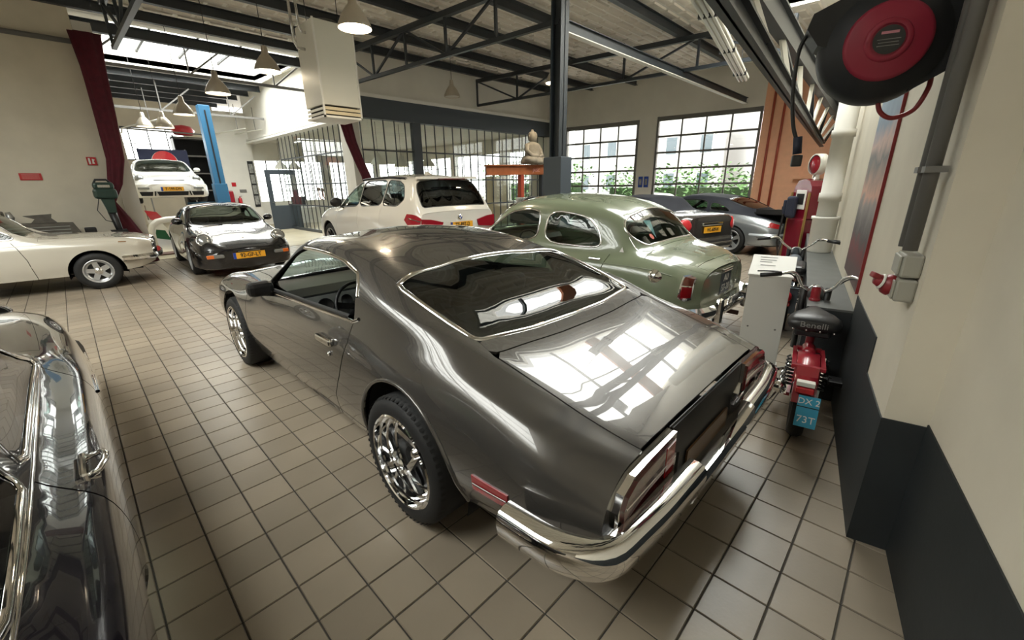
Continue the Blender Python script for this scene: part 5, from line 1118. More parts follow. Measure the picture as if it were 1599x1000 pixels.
def build_dark_car():
    S = skin([
     [(0,.5,.40),(.3,.68,.30),(1,.72,.26),(4.0,.72,.26),(4.5,.66,.30),(4.75,.52,.36),(4.9,.3,.40)],
     [(0,.58,.50),(.3,.76,.44),(1,.795,.42),(3.0,.79,.42),(4.0,.74,.42),(4.5,.66,.44),(4.75,.52,.46),(4.9,.3,.48)],
     [(0,.58,.58),(.3,.765,.58),(1,.81,.58),(2.4,.80,.58),(3.2,.77,.58),(4.0,.70,.57),(4.5,.62,.56),(4.75,.48,.55),(4.9,.28,.54)],
     [(0,.54,.70),(.3,.72,.74),(1,.775,.76),(2.4,.765,.76),(3.2,.73,.74),(4.0,.66,.70),(4.5,.57,.66),(4.75,.43,.63),(4.9,.24,.60)],
     [(0,.45,.76),(.3,.62,.82),(1,.67,.875),(2.4,.655,.87),(3.2,.61,.84),(4.0,.53,.78),(4.5,.44,.72),(4.75,.33,.67),(4.9,.18,.62)],
     [(0,.36,.78),(.5,.56,.90),(.9,.60,1.03),(1.4,.605,1.08),(1.9,.60,1.06),(2.25,.60,.97),(2.45,.585,.895),(2.7,.46,.87),(3.2,.43,.86),(4.0,.38,.80),(4.5,.32,.735),(4.75,.24,.68),(4.9,.13,.63)],
     [(0,.25,.78),(.3,.38,.88),(.7,.50,1.12),(1.1,.52,1.25),(1.6,.52,1.27),(1.85,.53,1.22),(2.15,.55,1.05),(2.42,.56,.90),(2.7,.3,.885),(3.2,.29,.875),(4.0,.26,.815),(4.5,.22,.745),(4.75,.16,.69),(4.9,.09,.635)],
     [(0,0,.79),(.3,0,.89),(.7,0,1.17),(1.1,0,1.31),(1.6,0,1.335),(1.85,0,1.29),(2.15,0,1.11),(2.48,0,.905),(2.7,0,.89),(3.2,0,.885),(4.0,0,.825),(4.5,0,.755),(4.75,0,.695),(4.9,0,.64)]])
    p = paintm('midnight_paint', (.012, .011, .016), .14)
    g = M['glass']
    holes = {'windshield': ([(1.88, -1.88), (2.36, -2.0), (2.42, 0), (2.36, 2.0), (1.88, 1.88), (1.86, 0)], g), 'rear_window': ([(.36, -1.9), (.75, -1.9), (.78, 0), (.75, 1.9), (.36, 1.9), (.33, 0)], M['dglass']),
             'side_a': ([(1.26, 4.12), (1.26, 5.7), (1.75, 5.72), (2.30, 4.4), (2.28, 4.12)], g), 'side_b': ([(.62, 4.3), (.80, 5.4), (1.12, 5.7), (1.16, 4.12), (.70, 4.12)], M['dglass'])}
    car = make_car('dark_saloon', 'glossy midnight black classic car with chrome door handle beside the grey coupe', S, (-.885, .30, 0), 0, p, [(.9, .30, .33), (3.75, .30, .34)],
                   [(.775, .9, .30, .2, .17, 'hubcap'), (.75, 3.75, .30, .2, .17, 'hubcap')], [[(1.22, 0), (1.20, 2), (1.20, 4)], [(2.30, 0), (2.32, 2), (2.28, 4)]], (.30, 2.58), holes, (4.8, 4.8), (4.7, .05), 4.9, res=.045, frame=True, wr=(1, .06))
    furnish(car, S, (1.45,), (-.30, .30), .30, (-.30, 1.85, .74), .45, dash=(2.05, .45, .84, .52))
    for sd in (-1, 1):
        # hooped pull handle on its plate
        q = S.pt(1.34, 3.32, sd); h = MB().box((-.008, -.075, -.02), (.012, .075, .02), .008).build('door_handle', M['chrome'], car); h.location = q
        MB().tube([(sd*.008, -.06, .0), (sd*.035, -.055, .008), (sd*.052, -.03, .02), (sd*.055, .0, .024), (sd*.050, .035, .02), (sd*.03, .06, .008), (sd*.005, .066, 0)], .009, 8).build('handle_hoop', M['chrome'], h)
        MB().lathe([(0, .03), (.012, .028), (.014, 0)], 10, 'x').build('door_lock', M['chrome'], h).location = (sd*.005, -.045, -.01) if sd > 0 else (-.03, -.045, -.01)
        strip('flank_moulding', S, [(2.36, 2.5), (2.62, 2.5)], M['chrome'], car, .018, .012, sides=sd)
        strip('belt_moulding', S, [(.55, 4.03), (1.2, 4.03), (2.30, 4.03)], M['chrome'], car, .012, .006, sides=sd)
        lens(car, 'headlight', M['clear'], S, 4.72, 4.1, sd, .075, .04, dirn=(sd*.1, 1, .1))
    MB().lathe([(0, .03), (.02, .02), (.03, .0)], 12).build('hood_ornament', M['chrome'], car).location = S.pt(4.55, 8, 1)
build_dark_car()
# ---------------------------------------------------------------- things in the hall
M['bulb_dim'] = mat('lamp_glow_dim', (1, .88, .65), .5, emit=7.0, ecol=(1, .88, .68))
M['cream_louvre'] = mat('cream_louvre', (.72, .62, .42), .4)
M['pale_print'] = mat('pale_print', (.7, .35, .33), .6)
M['photo_grey'] = mat('grey_photo', (.32, .32, .30), .6, noise=.4, nscale=12)
M['navy_flag'] = mat('navy_cloth_flag', (.012, .016, .05), .7)
M['beige_plastic'] = mat('beige_grey_plastic', (.34, .33, .28), .45); M['plug_red'] = mat('dull_red_plastic', (.25, .02, .025), .4)
M['black_shell'] = mat('black_reel_shell', (.012, .014, .017), .5, bump=.05, bscale=120); M['reel_red'] = mat('reel_red_plastic', (.30, .018, .045), .45); M['label_black'] = mat('label_black', (.03, .03, .03), .5); M['pink_print'] = mat('pink_print', (.6, .25, .3), .6); M['navy_rubber'] = mat('navy_rubber', (.012, .016, .035), .6)
M['pump_red'] = mat('pump_dark_red', (.16, .006, .018), .25, coat=.6); M['brass'] = mat('aged_brass', (.42, .28, .10), .4, .6)
M['riser_red'] = mat('riser_red_paint', (.36, .06, .03), .5); M['sign_yellow'] = mat('yellow_enamel', (.50, .30, .03), .35); M['flag_green'] = mat('flag_green_cloth', (.01, .10, .04), .7)
def pendant(loc, label, on=1.0, d=.40, zc=None):
    x, y, z = loc; t = empty('pendant_lamp', loc); tag(t, label, 'lamp', 'bell shaped pendant lamps')
    r = d/2
    MB().lathe([(r, 0), (r*.97, .05), (r*.72, .15), (r*.42, .23), (r*.28, .26), (r*.22, .37), (r*.14, .38), (0, .385)], 28).build('lamp_shade', M['lampm'], t)
    MB().lathe([(0, .03), (r*.5, .025), (r*.93, .015), (r*.95, .03)], 24).build('glowing_lens', M['bulb'] if on > .5 else (M['bulb_dim'] if on > .3 else M['offwhite']), t)
    MB().tube([(0, 0, .38), (0, 0, (ZP(y)+.30)-z)], .006, 6).build('cord', M['black'], t)
    if on > .5:
        l = bpy.data.lights.new('lamp_light', 'SPOT'); l.energy = 55*on; l.color = (1, .80, .55); l.spot_size = math.radians(150); l.spot_blend = .5; l.shadow_soft_size = .15
        o = bpy.data.objects.new('lamp_light', l); link(o, t); o.location = (0, 0, -.02)
    return t
pendant((3.04, 5.6, 3.46), 'lit bell pendant lamp hanging in front of the white heater box', 1.0)
pendant((2.92, 8.48, 3.45), 'lit bell pendant lamp between the heater box and the rear roof light', .9)
pendant((2.45, 9.8, 3.24), 'pale bell pendant lamp hanging below the rear roof light', .4)
pendant((2.34, 12.35, 3.16), 'bell pendant lamp hanging just left of the blue lift post', .4)
pendant((2.21, 14.13, 3.05), 'small bell pendant lamp above the white raised sports car', .4)
pendant((7.36, 9.1, 3.68), 'unlit bell pendant lamp in front of the slate blue header', .2)
pendant((7.22, 5.71, 3.45), 'bell pendant lamp half hidden by the dark roof column', .6)
pendant((2.15, 16.6, 3.3), 'far bell pendant lamp above the blue banner', .4)
def build_heater():
    t = empty('unit_heater', (3.44, 7.32, 2.62)); tag(t, 'white ceiling hung box heater with louvres at its base', 'heater')
    MB().box((-.31, -.32, .18), (.31, .33, 1.32), .008).build('housing', M['offwhite'], t)
    MB().box((-.315, -.325, 0), (-.29, -.30, 1.33)).build('corner_trim', M['white'], t); MB().box((.29, -.325, 0), (.315, -.30, 1.33)).build('corner_trim', M['white'], t)
    MB().box((-.315, -.325, 0), (.315, .335, .03)).build('base_tray', M['white'], t)
    for k in range(2):
        MB().box((-.29, -.318, .05+k*.06), (.29, -.30, .095+k*.06)).build('louvre', M['cream_louvre'], t); MB().box((-.312, -.29, .05+k*.06), (-.30, .30, .085+k*.06)).build('louvre', M['offwhite'], t)
    MB().box((-.27, -.27, .03), (.27, .28, .18)).build('dark_core', M['matblack'], t)
    MB().tube([(-.31, .05, .98), (-.42, .05, .98), (-.46, .05, 1.06), (-.46, .05, 2.1)], .022, 8).build('water_pipe', M['alu'], t)
    MB().tube([(-.31, -.05, 1.18), (-.36, -.05, 1.18), (-.40, -.05, 1.25), (-.40, -.05, 2.1)], .022, 8).build('water_pipe', M['alu'], t)
    MB().lathe([(.0, 1.42), (.18, 1.40), (.30, 1.33)], 20, 'z', (.03, 0, 0)).build('fan_cowl', M['black'], t)
    for x in (-.25, .25): MB().tube([(x, 0, 1.32), (x, 0, 2.15)], .006, 6).build('hanger_rod', M['black'], t)
build_heater()
def build_fluoro():
    t = empty('strip_light', (6.98, 2.47, 3.3), .19); tag(t, 'long fluorescent strip light hanging along the eaves girder', 'light')
    MB().box((-2.2, -.09, .04), (2.2, .09, .09), .01).build('housing', M['offwhite'], t)
    for y in (-.055, 0, .055): MB().tube([(-2.15, y, .015), (2.15, y, .015)], .018, 8).build('tube', M['tube'], t)
    for x in (-1.6, .0, 1.6): MB().bar((x, 0, .09), (x, 0, 1.1), .012, .012).build('hanger', M['black'], t); MB().box((x-.02, -.10, 0), (x+.02, .10, .1)).build('clip', M['black'], t)
build_fluoro()
def curtain(name, label, pts, cat='curtain'):
    """gathered cloth: list of (x, y, z, half width along X, half depth)"""
    n = 40; v = []; f = []
    for i, (x, y, z, w, d) in enumerate(pts):
        for k in range(n):
            a = 2*math.pi*k/n; rr = 1+.16*math.sin(7*a+.6*i); v.append((x+w*math.cos(a)*rr, y+d*math.sin(a)*rr, z))
    for i in range(len(pts)-1):
        for k in range(n): f.append([i*n+k, i*n+(k+1) % n, (i+1)*n+(k+1) % n, (i+1)*n+k])
    f.append(list(range(n))[::-1]); f.append([(len(pts)-1)*n+k for k in range(n)])
    return tag(MB().add(v, f, True).build(name, M['curtain'], None), label, cat)
curtain('curtain', 'tall wine red curtain gathered at the white post of the left wall', [(.98, 12.45, .03, .24, .10), (.93, 12.45, .5, .20, .10), (.80, 12.45, 1.0, .14, .09), (.72, 12.45, 1.35, .07, .07), (.86, 12.45, 1.7, .11, .08), (.98, 12.45, 2.2, .13, .08), (1.02, 12.45, 3.0, .15, .08), (1.05, 12.45, 3.9, .17, .08), (1.07, 12.45, 4.5, .22, .08)])
_c = curtain('curtain', 'wine red curtain swept diagonally beside the white office corner post', [(6.02, 11.05, .05, .13, .07), (5.98, 11.05, .8, .13, .07), (5.92, 11.05, 1.5, .13, .07), (5.84, 11.05, 1.86, .12, .07), (5.68, 11.05, 2.25, .12, .07), (5.53, 11.05, 2.7, .13, .07), (5.43, 11.05, 3.20, .15, .07)])
MB().bar((5.30, 11.05, 3.22), (6.1, 11.20, 3.36), .03, .03).build('curtain_rail', M['steel'], _c)
def flatsign(name, label, loc, rz, w, h, m, cat='sign', lines=(), ink=None, border=None, th=.012):
    s = MB().box((-w/2, -th, -h/2), (w/2, 0, h/2)).build(name, m, None); s.location = loc; s.rotation_euler = (0, 0, rz); tag(s, label, cat)
    if border: MB().box((-w/2+.01, -th-.002, -h/2+.01), (w/2-.01, -th, -h/2+.018)).build('border', border, s); MB().box((-w/2+.01, -th-.002, h/2-.018), (w/2-.01, -th, h/2-.01)).build('border', border, s)
    for txt, sz, dx, dz in lines: text_mesh('lettering', txt, sz, ink or M['white'], s, (dx, -th-.001, dz), sx=.9)
    return s
rs = flatsign('wall_sign', 'small red rectangular sign on the cream left wall', (-.31, 12.79, 1.86), 0, .30, .13, M['bright_red'])
for k in range(4): MB().box((-.12, -.014, .035-k*.024), (.12, -.012, .041-k*.024)).build('printed_line', M['pale_print'], rs)
ex = flatsign('exit_sign', 'small red emergency pictogram sign by the red curtain', (.63, 12.79, 2.17), 0, .15, .16, M['bright_red'])
MB().prism([(-.05, -.06), (-.02, -.06), (-.02, .06), (-.05, .06)], -.016, -.012, 'y').build('pictogram', M['white'], ex); MB().prism([(.0, -.05), (.04, -.05), (.03, .0), (.05, .03), (.01, .05)], -.016, -.012, 'y').build('pictogram', M['white'], ex)
MB().tube([(-6, 12.74, 4.37), (.9, 12.74, 4.37)], .045, 10).build('wall_pipe', M['gasket']); tag(bpy.data.objects['wall_pipe'], 'grey pipe running high along the cream left wall', 'pipe')
def build_outboard():
    g = mat('dark_green_engine', (.018, .045, .035), .4); t = empty('outboard_motor', (.66, 12.12, 0)); tag(t, 'old green outboard boat motor standing against the left wall', 'motor')
    MB().box((-.19, -.14, 1.42), (.17, .13, 1.62), .05).build('engine_cowl', g, t); MB().box((-.17, -.145, 1.60), (.15, .12, 1.74), .05).build('recoil_cover', g, t)
    MB().box((-.10, -.15, 1.64), (.08, -.146, 1.69)).build('badge_strip', M['alu'], t)
    MB().tube([(-.15, 0, 1.7), (-.10, 0, 1.79), (.06, 0, 1.79), (.12, 0, 1.72)], .02, 8).build('carry_handle', M['black'], t)
    MB().prism([(-.10, 1.42), (.10, 1.42), (.08, 1.15), (-.05, 1.15)], -.09, .09, 'y').build('midsection', g, t)
    MB().tube([(.01, 0, 1.18), (.04, 0, .85), (.07, 0, .55)], [.075, .06, .05], 10).build('drive_leg', M['black'], t)
    MB().prism([(-.10, .80), (.16, .80), (.18, .74), (-.08, .74)], -.07, .07, 'y').build('clamp_bracket', M['black'], t)
    MB().prism([(-.02, .55), (.20, .55), (.20, .50), (-.02, .50)], -.06, .06, 'y').build('cavitation_plate', g, t)
    MB().lathe([(0, -.12), (.04, -.08), (.05, .05), (.03, .15), (0, .17)], 14, 'x', (.09, 0, .36)).build('gearcase', g, t)
    for k in range(3):
        a = 2*math.pi*k/3; MB().bar((.24, 0, .36), (.25, .10*math.cos(a), .36+.10*math.sin(a)), .06, .01).build('propeller_blade', M['alu'], t)
    MB().tube([(-.12, .05, 1.45), (-.20, .0, 1.2), (-.12, -.05, 1.0), (.0, -.05, .95)], .008, 6).build('fuel_hose', M['black'], t)
    for x in (-.15, .2): MB().bar((x, .05, 0), (.03, .02, .82), .04, .04).build('stand_leg', M['wood'], t)
build_outboard()
def build_lathe():
    g = mat('worn_machine_grey', (.10, .09, .075), .55, noise=.3, nscale=10); t = empty('lathe', (-.36, 12.3, 0)); tag(t, 'worn grey machine lathe standing behind the ivory coupe', 'machine')
    MB().box((-.85, -.22, 0), (-.50, .22, .75), .02).build('headstock_base', g, t); MB().box((.10, -.20, 0), (.40, .20, .75), .02).build('tailstock_base', g, t)
    MB().prism([(-.9, .75), (.50, .75), (.42, .98), (-.05, 1.0), (-.9, 1.0)], -.2, .2, 'y').build('bed', g, t)
    for z in (.80, .86, .92): MB().box((-.6, -.215, z), (.36, -.20, z+.015)).build('bed_rail', M['alu_dull'], t)
    MB().box((-.85, -.18, 1.0), (-.45, .18, 1.24), .03).build('headstock', g, t); MB().lathe([(0, 0), (.10, 0), (.11, .06), (.0, .10)], 18, 'x', (-.42, 0, 1.12)).build('chuck', M['alu_dull'], t)
    MB().prism([(-.15, 1.0), (.20, 1.0), (.14, 1.08), (.16, 1.16), (-.22, 1.14), (-.08, 1.08)], -.1, .1, 'y').build('tool_post', g, t)
    MB().tube([(-.9, -.15, 1.22), (-.6, -.2, 1.12), (-.45, -.22, 1.10)], .03, 8).build('lever', M['black'], t)
    c = MB().box((-.09, -.09, 0), (.09, .09, .86), .02).build('machine_pedestal', M['black']); c.location = (.28, 12.45, 0); tag(c, 'slim dark pedestal standing between the lathe and the outboard motor', 'pedestal')
build_lathe()
def build_lift():
    t = empty('car_lift', (3.85, 17.5, 0)); tag(t, 'tall blue two post car lift column beside the raised white car', 'car lift')
    MB().box((-.16, -.16, 0), (.16, .16, 4.15), .015).build('column', M['blue'], t); MB().box((-.25, -.25, 0), (.25, .25, .02)).build('foot_plate', M['blue'], t)
    MB().box((-.19, -.19, 1.08), (.19, .19, 1.75), .01).build('carriage', M['blue'], t)
    MB().bar((0, 0, 1.12), (-.85, -.9, 1.12), .10, .08).build('lift_arm', M['blue'], t); MB().bar((0, 0, 1.12), (-.85, .8, 1.12), .10, .08).build('lift_arm', M['blue'], t)
    MB().box((-.02, -.18, .3), (.02, -.165, 4.0)).build('guide_slot', M['black'], t)
    t2 = copy_tree(t); t2.location = (1.20, 17.9, 0); t2.rotation_euler = (0, 0, math.pi)
    for ch in list(t2.children):
        if ch.name.startswith('lift_arm'): bpy.data.objects.remove(ch)
    t2['label'] = 'blue car lift column on the far side of the raised white car'
build_lift()
def bottle_ext(loc, label, m, h=.55, cat='extinguisher'):
    t = MB().lathe([(0, 0), (.07, 0), (.075, .03), (.075, h*.72), (.05, h*.82), (.025, h*.86), (.025, h*.92)], 16).build('fire_extinguisher', m); t.location = loc; tag(t, label, cat)
    MB().bar((0, 0, h*.92), (.09, 0, h*.95), .03, .02).build('handle', M['black'], t); MB().tube([(0, -.02, h*.9), (-.08, -.03, h*.75), (-.09, -.02, h*.4)], .01, 6).build('hose', M['black'], t)
bottle_ext((5.35, 21.4, .75), 'red fire extinguisher on the white wall of the rear hall', M['bright_red'])
hc = MB().box((-.18, -.12, 0), (.18, .12, .75), .05).build('hose_cabinet', M['red']); hc.location = (4.95, 21.37, .75); tag(hc, 'dark red hose cabinet beside the fire extinguisher', 'cabinet')
flatsign('safety_sign', 'tiny red fire sign above the extinguisher', (5.25, 21.49, 1.75), 0, .16, .16, M['bright_red'])
flatsign('notice', 'small dark notice with figures beside the red fire sign', (5.55, 21.49, 1.48), 0, .26, .12, M['gasket'])
pf = flatsign('picture_strip', 'tall narrow dark framed picture strip on the white return wall', (6.02, 21.48, 1.75), 0, .22, 1.9, M['black'], 'picture')
for k in range(4): MB().box((-.08, -.016, -.85+k*.44), (.08, -.012, -.48+k*.44)).build('photo', M['photo_grey'], pf)
def build_banner():
    b = flatsign('banner', 'dark navy banner with red and white round emblem behind the raised white car', (3.07, 21.2, 2.45), 0, 1.5, 1.15, M['navy_flag'], 'banner')
    MB().lathe([(0, -.02), (.40, -.02)], 28, 'y', (0, 0, .12)).build('emblem_disc', M['white'], b); MB().lathe([(0, -.024), (.38, -.024)], 24, 'y', (0, 0, .14), -math.pi/2, math.pi/2).build('emblem_top', M['bright_red'], b)
    for s in (-.70, .70): MB().bar((s, .02, -2.45), (s, .02, .6), .04, .04).build('banner_pole', M['gasket'], b)
    MB().box((-.32, -.03, .02), (.32, -.026, .12)).build('emblem_band', M['ink'], b)
build_banner()
fl = empty('striped_flag', (1.62, 14.6, 0)); fl.scale = (.8, 1, .8); tag(fl, 'green white and red striped cloth hanging below the raised car', 'flag')
for k, m in enumerate(('flag_green', 'white', 'bright_red')):
    MB().prism([(-.15+.0, .45+.30*k), (.25, .35+.30*k), (.15-.05*k, .68+.30*k), (-.25, .75+.30*k)], -.01, .01, 'y').build('stripe', M[m], fl)
MB().bar((-.2, .02, 0), (-.2, .02, 1.5), .02, .02).build('flag_pole', M['wood'], fl)
def build_hoop():
    t = empty('guard_hoop', (1.55, 13.75, 0)); tag(t, 'white bent tube guard rail hoop standing beside the black sports car', 'guard rail')
    for dy, r in ((0, .06), (.28, .06)):
        MB().tube([(-.18, dy, 0), (-.17, dy, .55), (-.12, dy, .72), (.0, dy, .82), (.2, dy, .86), (.8, dy, .88)], r, 12).build('tube', M['white'], t)
    MB().box((-.30, -.1, 0), (.2, .4, .03)).build('base_plate', M['rust_brown'], t); MB().tube([(.8, 0, .88), (.8, 0, 0)], .06, 10).build('upright', M['white'], t)
build_hoop()
for k, (x, y, s, m, lb) in enumerate(((2.2, 15.2, .5, M['black'], 'black crate'), (2.8, 15.4, .45, M['red'], 'red box'), (3.4, 15.2, .5, M['rust'], 'orange crate'))):
    o = MB().box((-s/2, -s/2, 0), (s/2, s/2, s), .02).build('storage_box', m); o.location = (x, y, 0); tag(o, lb + ' on the floor under the raised white car', 'box')
    MB().box((-s/2-.01, -s/2-.01, s*.8), (s/2+.01, s/2+.01, s*.92)).build('lid_rim', M['black'], o)
# dark shelving and red balloon-like helmet at the far end
sh = empty('shelf_unit', (4.65, 23.2, 0)); tag(sh, 'tall dark shelving at the far end of the rear hall', 'shelf')
for z in (.1, .8, 1.5, 2.2, 2.9, 3.6): MB().box((-.9, -.3, z), (.5, .3, z+.05)).build('shelf_board', M['gasket'], sh)
for x in (-.9, .46): MB().box((x, -.3, 0), (x+.04, .3, 3.72)).build('upright', M['black'], sh)
MB().box((-.86, .25, 0), (.46, .3, 3.72)).build('back_panel', M['matblack'], sh)
rb = MB().lathe([(0, 0), (.3, .02), (.42, .18), (.3, .36), (0, .42)], 20).build('red_canopy', M['bright_red']); rb.location = (4.2, 23.15, 3.73); tag(rb, 'red domed canopy resting on the dark shelving', 'canopy')
# ---------------------------------------------------------------- right-hand wall
def conduit(a, label, z0, z1, r=.028):
    t = MB().tube([RW(a, .05, z0), RW(a, .05, z1)], r, 12).build('conduit', M['gasket']); tag(t, label, 'pipe', 'grey conduits on the right wall')
    for z in (1.6, 2.2, 2.9): fbox(MB(), RW, a-.032, a+.032, .012, .075, z, z+.022).build('pipe_clip', M['gasket'], t)
conduit(.20, 'grey conduit rising from the switch box, the one nearer the hose reel', 1.315, 4.5, .018); conduit(.07, 'thicker grey conduit rising from the switch box beside the wall corner', 1.315, 4.5, .023)
def build_switch():
    o = Vector(RW(.13, 0, 1.205)); t = empty('switch_box', o, RA); t.scale = (.72, .62, .78); tag(t, 'two grey power sockets stacked on the wall with red plug', 'socket box')
    MB().box((-.10, 0, .005), (.10, .10, .12), .012).build('upper_socket', M['beige_plastic'], t); MB().box((-.10, 0, -.12), (.10, .10, -.005), .012).build('lower_socket', M['beige_plastic'], t)
    MB().box((-.085, .10, .015), (.085, .115, .11), .006).build('cover', M['beige_plastic'], t); MB().box((-.085, .10, -.11), (.085, .115, -.015), .006).build('cover', M['beige_plastic'], t)
    p = MB().lathe([(0, .125), (.026, .12), (.032, .09), (.040, .05), (.052, .04), (.056, 0)], 16, 'y').build('red_plug', M['plug_red'], t); p.location = (.0, .112, -.055); p.rotation_euler = (.35, 0, .25); p.scale = (1, .8, 1)
    MB().lathe([(.034, .085), (.04, .08), (.042, .07)], 16, 'y').build('plug_band', M['offwhite'], p); MB().box((-.03, .10, .0), (.03, .16, .03), .008).build('plug_head', M['plug_red'], p)
build_switch()
def build_reel():
    o = Vector(RW(.32, .262, 2.09)); t = empty('hose_reel', o, RA - math.pi/2 + .12); t.scale = (.9, .9, .9); tag(t, 'black and red cable reel on a wall bracket by the ceiling', 'cable reel')
    # local y points back along the wall away from the photographer... disc axis is local y
    MB().lathe([(.0, -.085), (.155, -.085), (.162, -.078), (.215, -.07), (.235, -.03), (.238, .03), (.215, .085), (0, .09)], 40, 'y').build('housing', M['black_shell'], t)
    rp = MB().lathe([(0, -.105), (.14, -.100), (.153, -.092), (.158, -.07)], 40, 'y').build('red_disc', M['reel_red'], t)
    MB().lathe([(.062, -.108), (.078, -.112), (.084, -.102)], 28, 'y').build('ring', M['reel_red'], rp)
    MB().lathe([(0, -.109), (.055, -.108)], 24, 'y').build('label_plate', M['label_black'], rp)
    for k, (w, z) in enumerate(((.030, .022), (.04, .0), (.035, -.012), (.038, -.024))): MB().box((-w, -.1105, z), (w, -.1095, z+(.010 if k == 0 else .003))).build('label_print', M['pink_print'] if k == 0 else M['photo_grey'], rp)
    MB().prism([(-.25, .02), (-.30, .09), (-.285, .15), (-.12, .22), (-.05, .24), (-.2, .0)], -.07, .08, 'y').build('cable_guide', M['black_shell'], t)
    MB().prism([(.12, -.20), (.235, -.13), (.30, .05), (.30, .24), (.10, .24)], -.06, .08, 'y').build('mount_flange', M['black_shell'], t)
    MB().tube(smooth([(-.27, 0, .10), (-.30, 0, .07), (-.315, 0, .0), (-.31, 0, -.15), (-.285, 0, -.30), (-.255, 0, -.38)]), .009, 8).build('hanging_cable', M['black'], t)
    MB().tube([(-.255, 0, -.36), (-.245, 0, -.44)], .020, 10).build('cable_stop', M['navy_rubber'], t); MB().box((-.265, -.022, -.50), (-.220, .022, -.445), .006).build('cable_plug', M['black'], t)
    MB().tube(smooth([(.03, .0, -.21), (.05, 0, -.27), (.10, 0, -.30), (.17, 0, -.27), (.20, 0, -.19), (.20, 0, -.14)]), .010, 8).build('supply_lead', M['plug_red'], t)
    MB().bar((.20, .0, .0), (.30, 0, .0), .10, .16).build('wall_bracket', M['gasket'], t)
build_reel()
def poster_mat():
    m = mat('photo_poster', (.3, .2, .18), .5); nt = m.node_tree; b = nt.nodes['Principled BSDF']; tc = nt.nodes.new('ShaderNodeTexCoord')
    sp = nt.nodes.new('ShaderNodeSeparateXYZ'); nt.links.new(tc.outputs['Object'], sp.inputs[0]); n = nt.nodes.new('ShaderNodeTexNoise'); n.inputs['Scale'].default_value = 5; n.inputs['Detail'].default_value = 5; nt.links.new(tc.outputs['Object'], n.inputs[0])
    ad = nt.nodes.new('ShaderNodeMath'); ad.operation = 'MULTIPLY_ADD'; ad.inputs[1].default_value = .35; nt.links.new(n.outputs['Fac'], ad.inputs[0]); nt.links.new(sp.outputs['Z'], ad.inputs[2])
    mr = nt.nodes.new('ShaderNodeMapRange'); mr.inputs[1].default_value = .85; mr.inputs[2].default_value = 2.3; nt.links.new(ad.outputs[0], mr.inputs[0])
    cr = nt.nodes.new('ShaderNodeValToRGB'); e = cr.color_ramp.elements; e[0].position = 0; e[0].color = (.09, .03, .03, 1); e[1].position = 1; e[1].color = (.22, .30, .38, 1)
    for p, c in ((.15, (.10, .06, .06)), (.28, (.20, .04, .05)), (.34, (.08, .07, .075)), (.5, (.30, .26, .25)), (.55, (.62, .35, .26)), (.7, (.12, .12, .12)), (.8, (.50, .33, .28)), (.9, (.16, .22, .30))):
        q = e.new(p); q.color = (*c, 1)
    nt.links.new(mr.outputs[0], cr.inputs[0]); nt.links.new(cr.outputs[0], b.inputs['Base Color']); return m
ps = frame_box('wall_poster', poster_mat(), RW, 1.55, 2.65, .002, .014, .82, 2.45); tag(ps, 'tall glossy photo panel in reds and greys on the right wall', 'poster')
frame_box('edge_strip', M['plug_red'], RW, 1.535, 1.55, .0, .018, .82, 2.45, ps)
def build_downpipe():
    t = empty('downpipe', RW(4.5, .15, .706)); tag(t, 'thick white vent pipe standing on the dark ledge', 'pipe')
    MB().lathe([(.105, 0), (.105, .62), (.118, .62), (.118, .72), (.105, .72), (.105, 1.35), (.12, 1.35), (.12, 1.43), (.105, 1.43), (.105, 3.2)], 24).build('pipe', M['wall_white'], t)
    MB().lathe([(.12, .0), (.13, .02), (.135, .40), (.15, .41), (.15, .44), (.12, .44)], 24).build('collar', M['white'], t)
build_downpipe()
def build_pump():
    t = empty('fuel_pump', (9.0, 1.46, 0), -.75); t.scale = (.95, .88, 1); tag(t, 'dark red vintage fuel pump with round top globe by the right wall', 'fuel pump')
    rd = M['pump_red']
    MB().box((-.27, -.24, 0), (.27, .24, .10), .01).build('plinth', M['black'], t); MB().box((-.25, -.22, .10), (.25, .22, .95), .03).build('lower_cabinet', rd, t)
    pr = [(-.25, .95), (.25, .95), (.25, 1.35), (.22, 1.48), (.14, 1.57), (0, 1.60), (-.14, 1.57), (-.22, 1.48), (-.25, 1.35)]
    MB().prism([(p[0], p[1]) for p in pr], -.2, .2, 'x').build('upper_cabinet', rd, t)
    for s in (-.235, .235): MB().bar((-.225, s, .1), (-.225, s, 1.38), .03, .03).build('edge_trim', M['brass'], t)
    MB().box((-.215, -.14, 1.10), (-.20, .14, 1.42), .01).build('dial_face', M['white'], t); MB().box((-.22, -.10, 1.18), (-.212, .10, 1.36)).build('counter_window', M['ink'], t)
    MB().lathe([(0, -.07), (.13, -.065), (.165, -.03), (.165, .03), (.13, .065), (0, .07)], 24, 'x', (0, 0, 1.83)).build('globe', M['red'], t); MB().lathe([(.06, 0), (.05, .06), (.05, .08)], 14, 'z', (0, 0, 1.59)).build('globe_neck', M['chrome'], t)
    MB().lathe([(.15, -.075), (.17, -.07), (.17, .07), (.15, .075)], 24, 'x', (0, 0, 1.83)).build('globe_rim', M['offwhite'], t)
    h = MB().tube([(-.20, .25, 1.3), (-.30, .27, 1.0), (-.33, .27, .5), (-.28, .26, .25), (-.26, .25, .5)], .018, 8).build('hose', M['black'], t); MB().box((-.34, .20, 1.0), (-.25, .28, 1.25), .02).build('nozzle', M['navy_rubber'], h)
    cv = MB().box((-.30, -.05, .95), (-.215, .16, 1.32), .04).build('shirt', M['navy_rubber']); tag(cv, 'dark blue cloth hanging on the red fuel pump', 'cloth'); cv.location = (8.97, 1.485, 0); cv.rotation_euler = (0, 0, -.75)
build_pump()
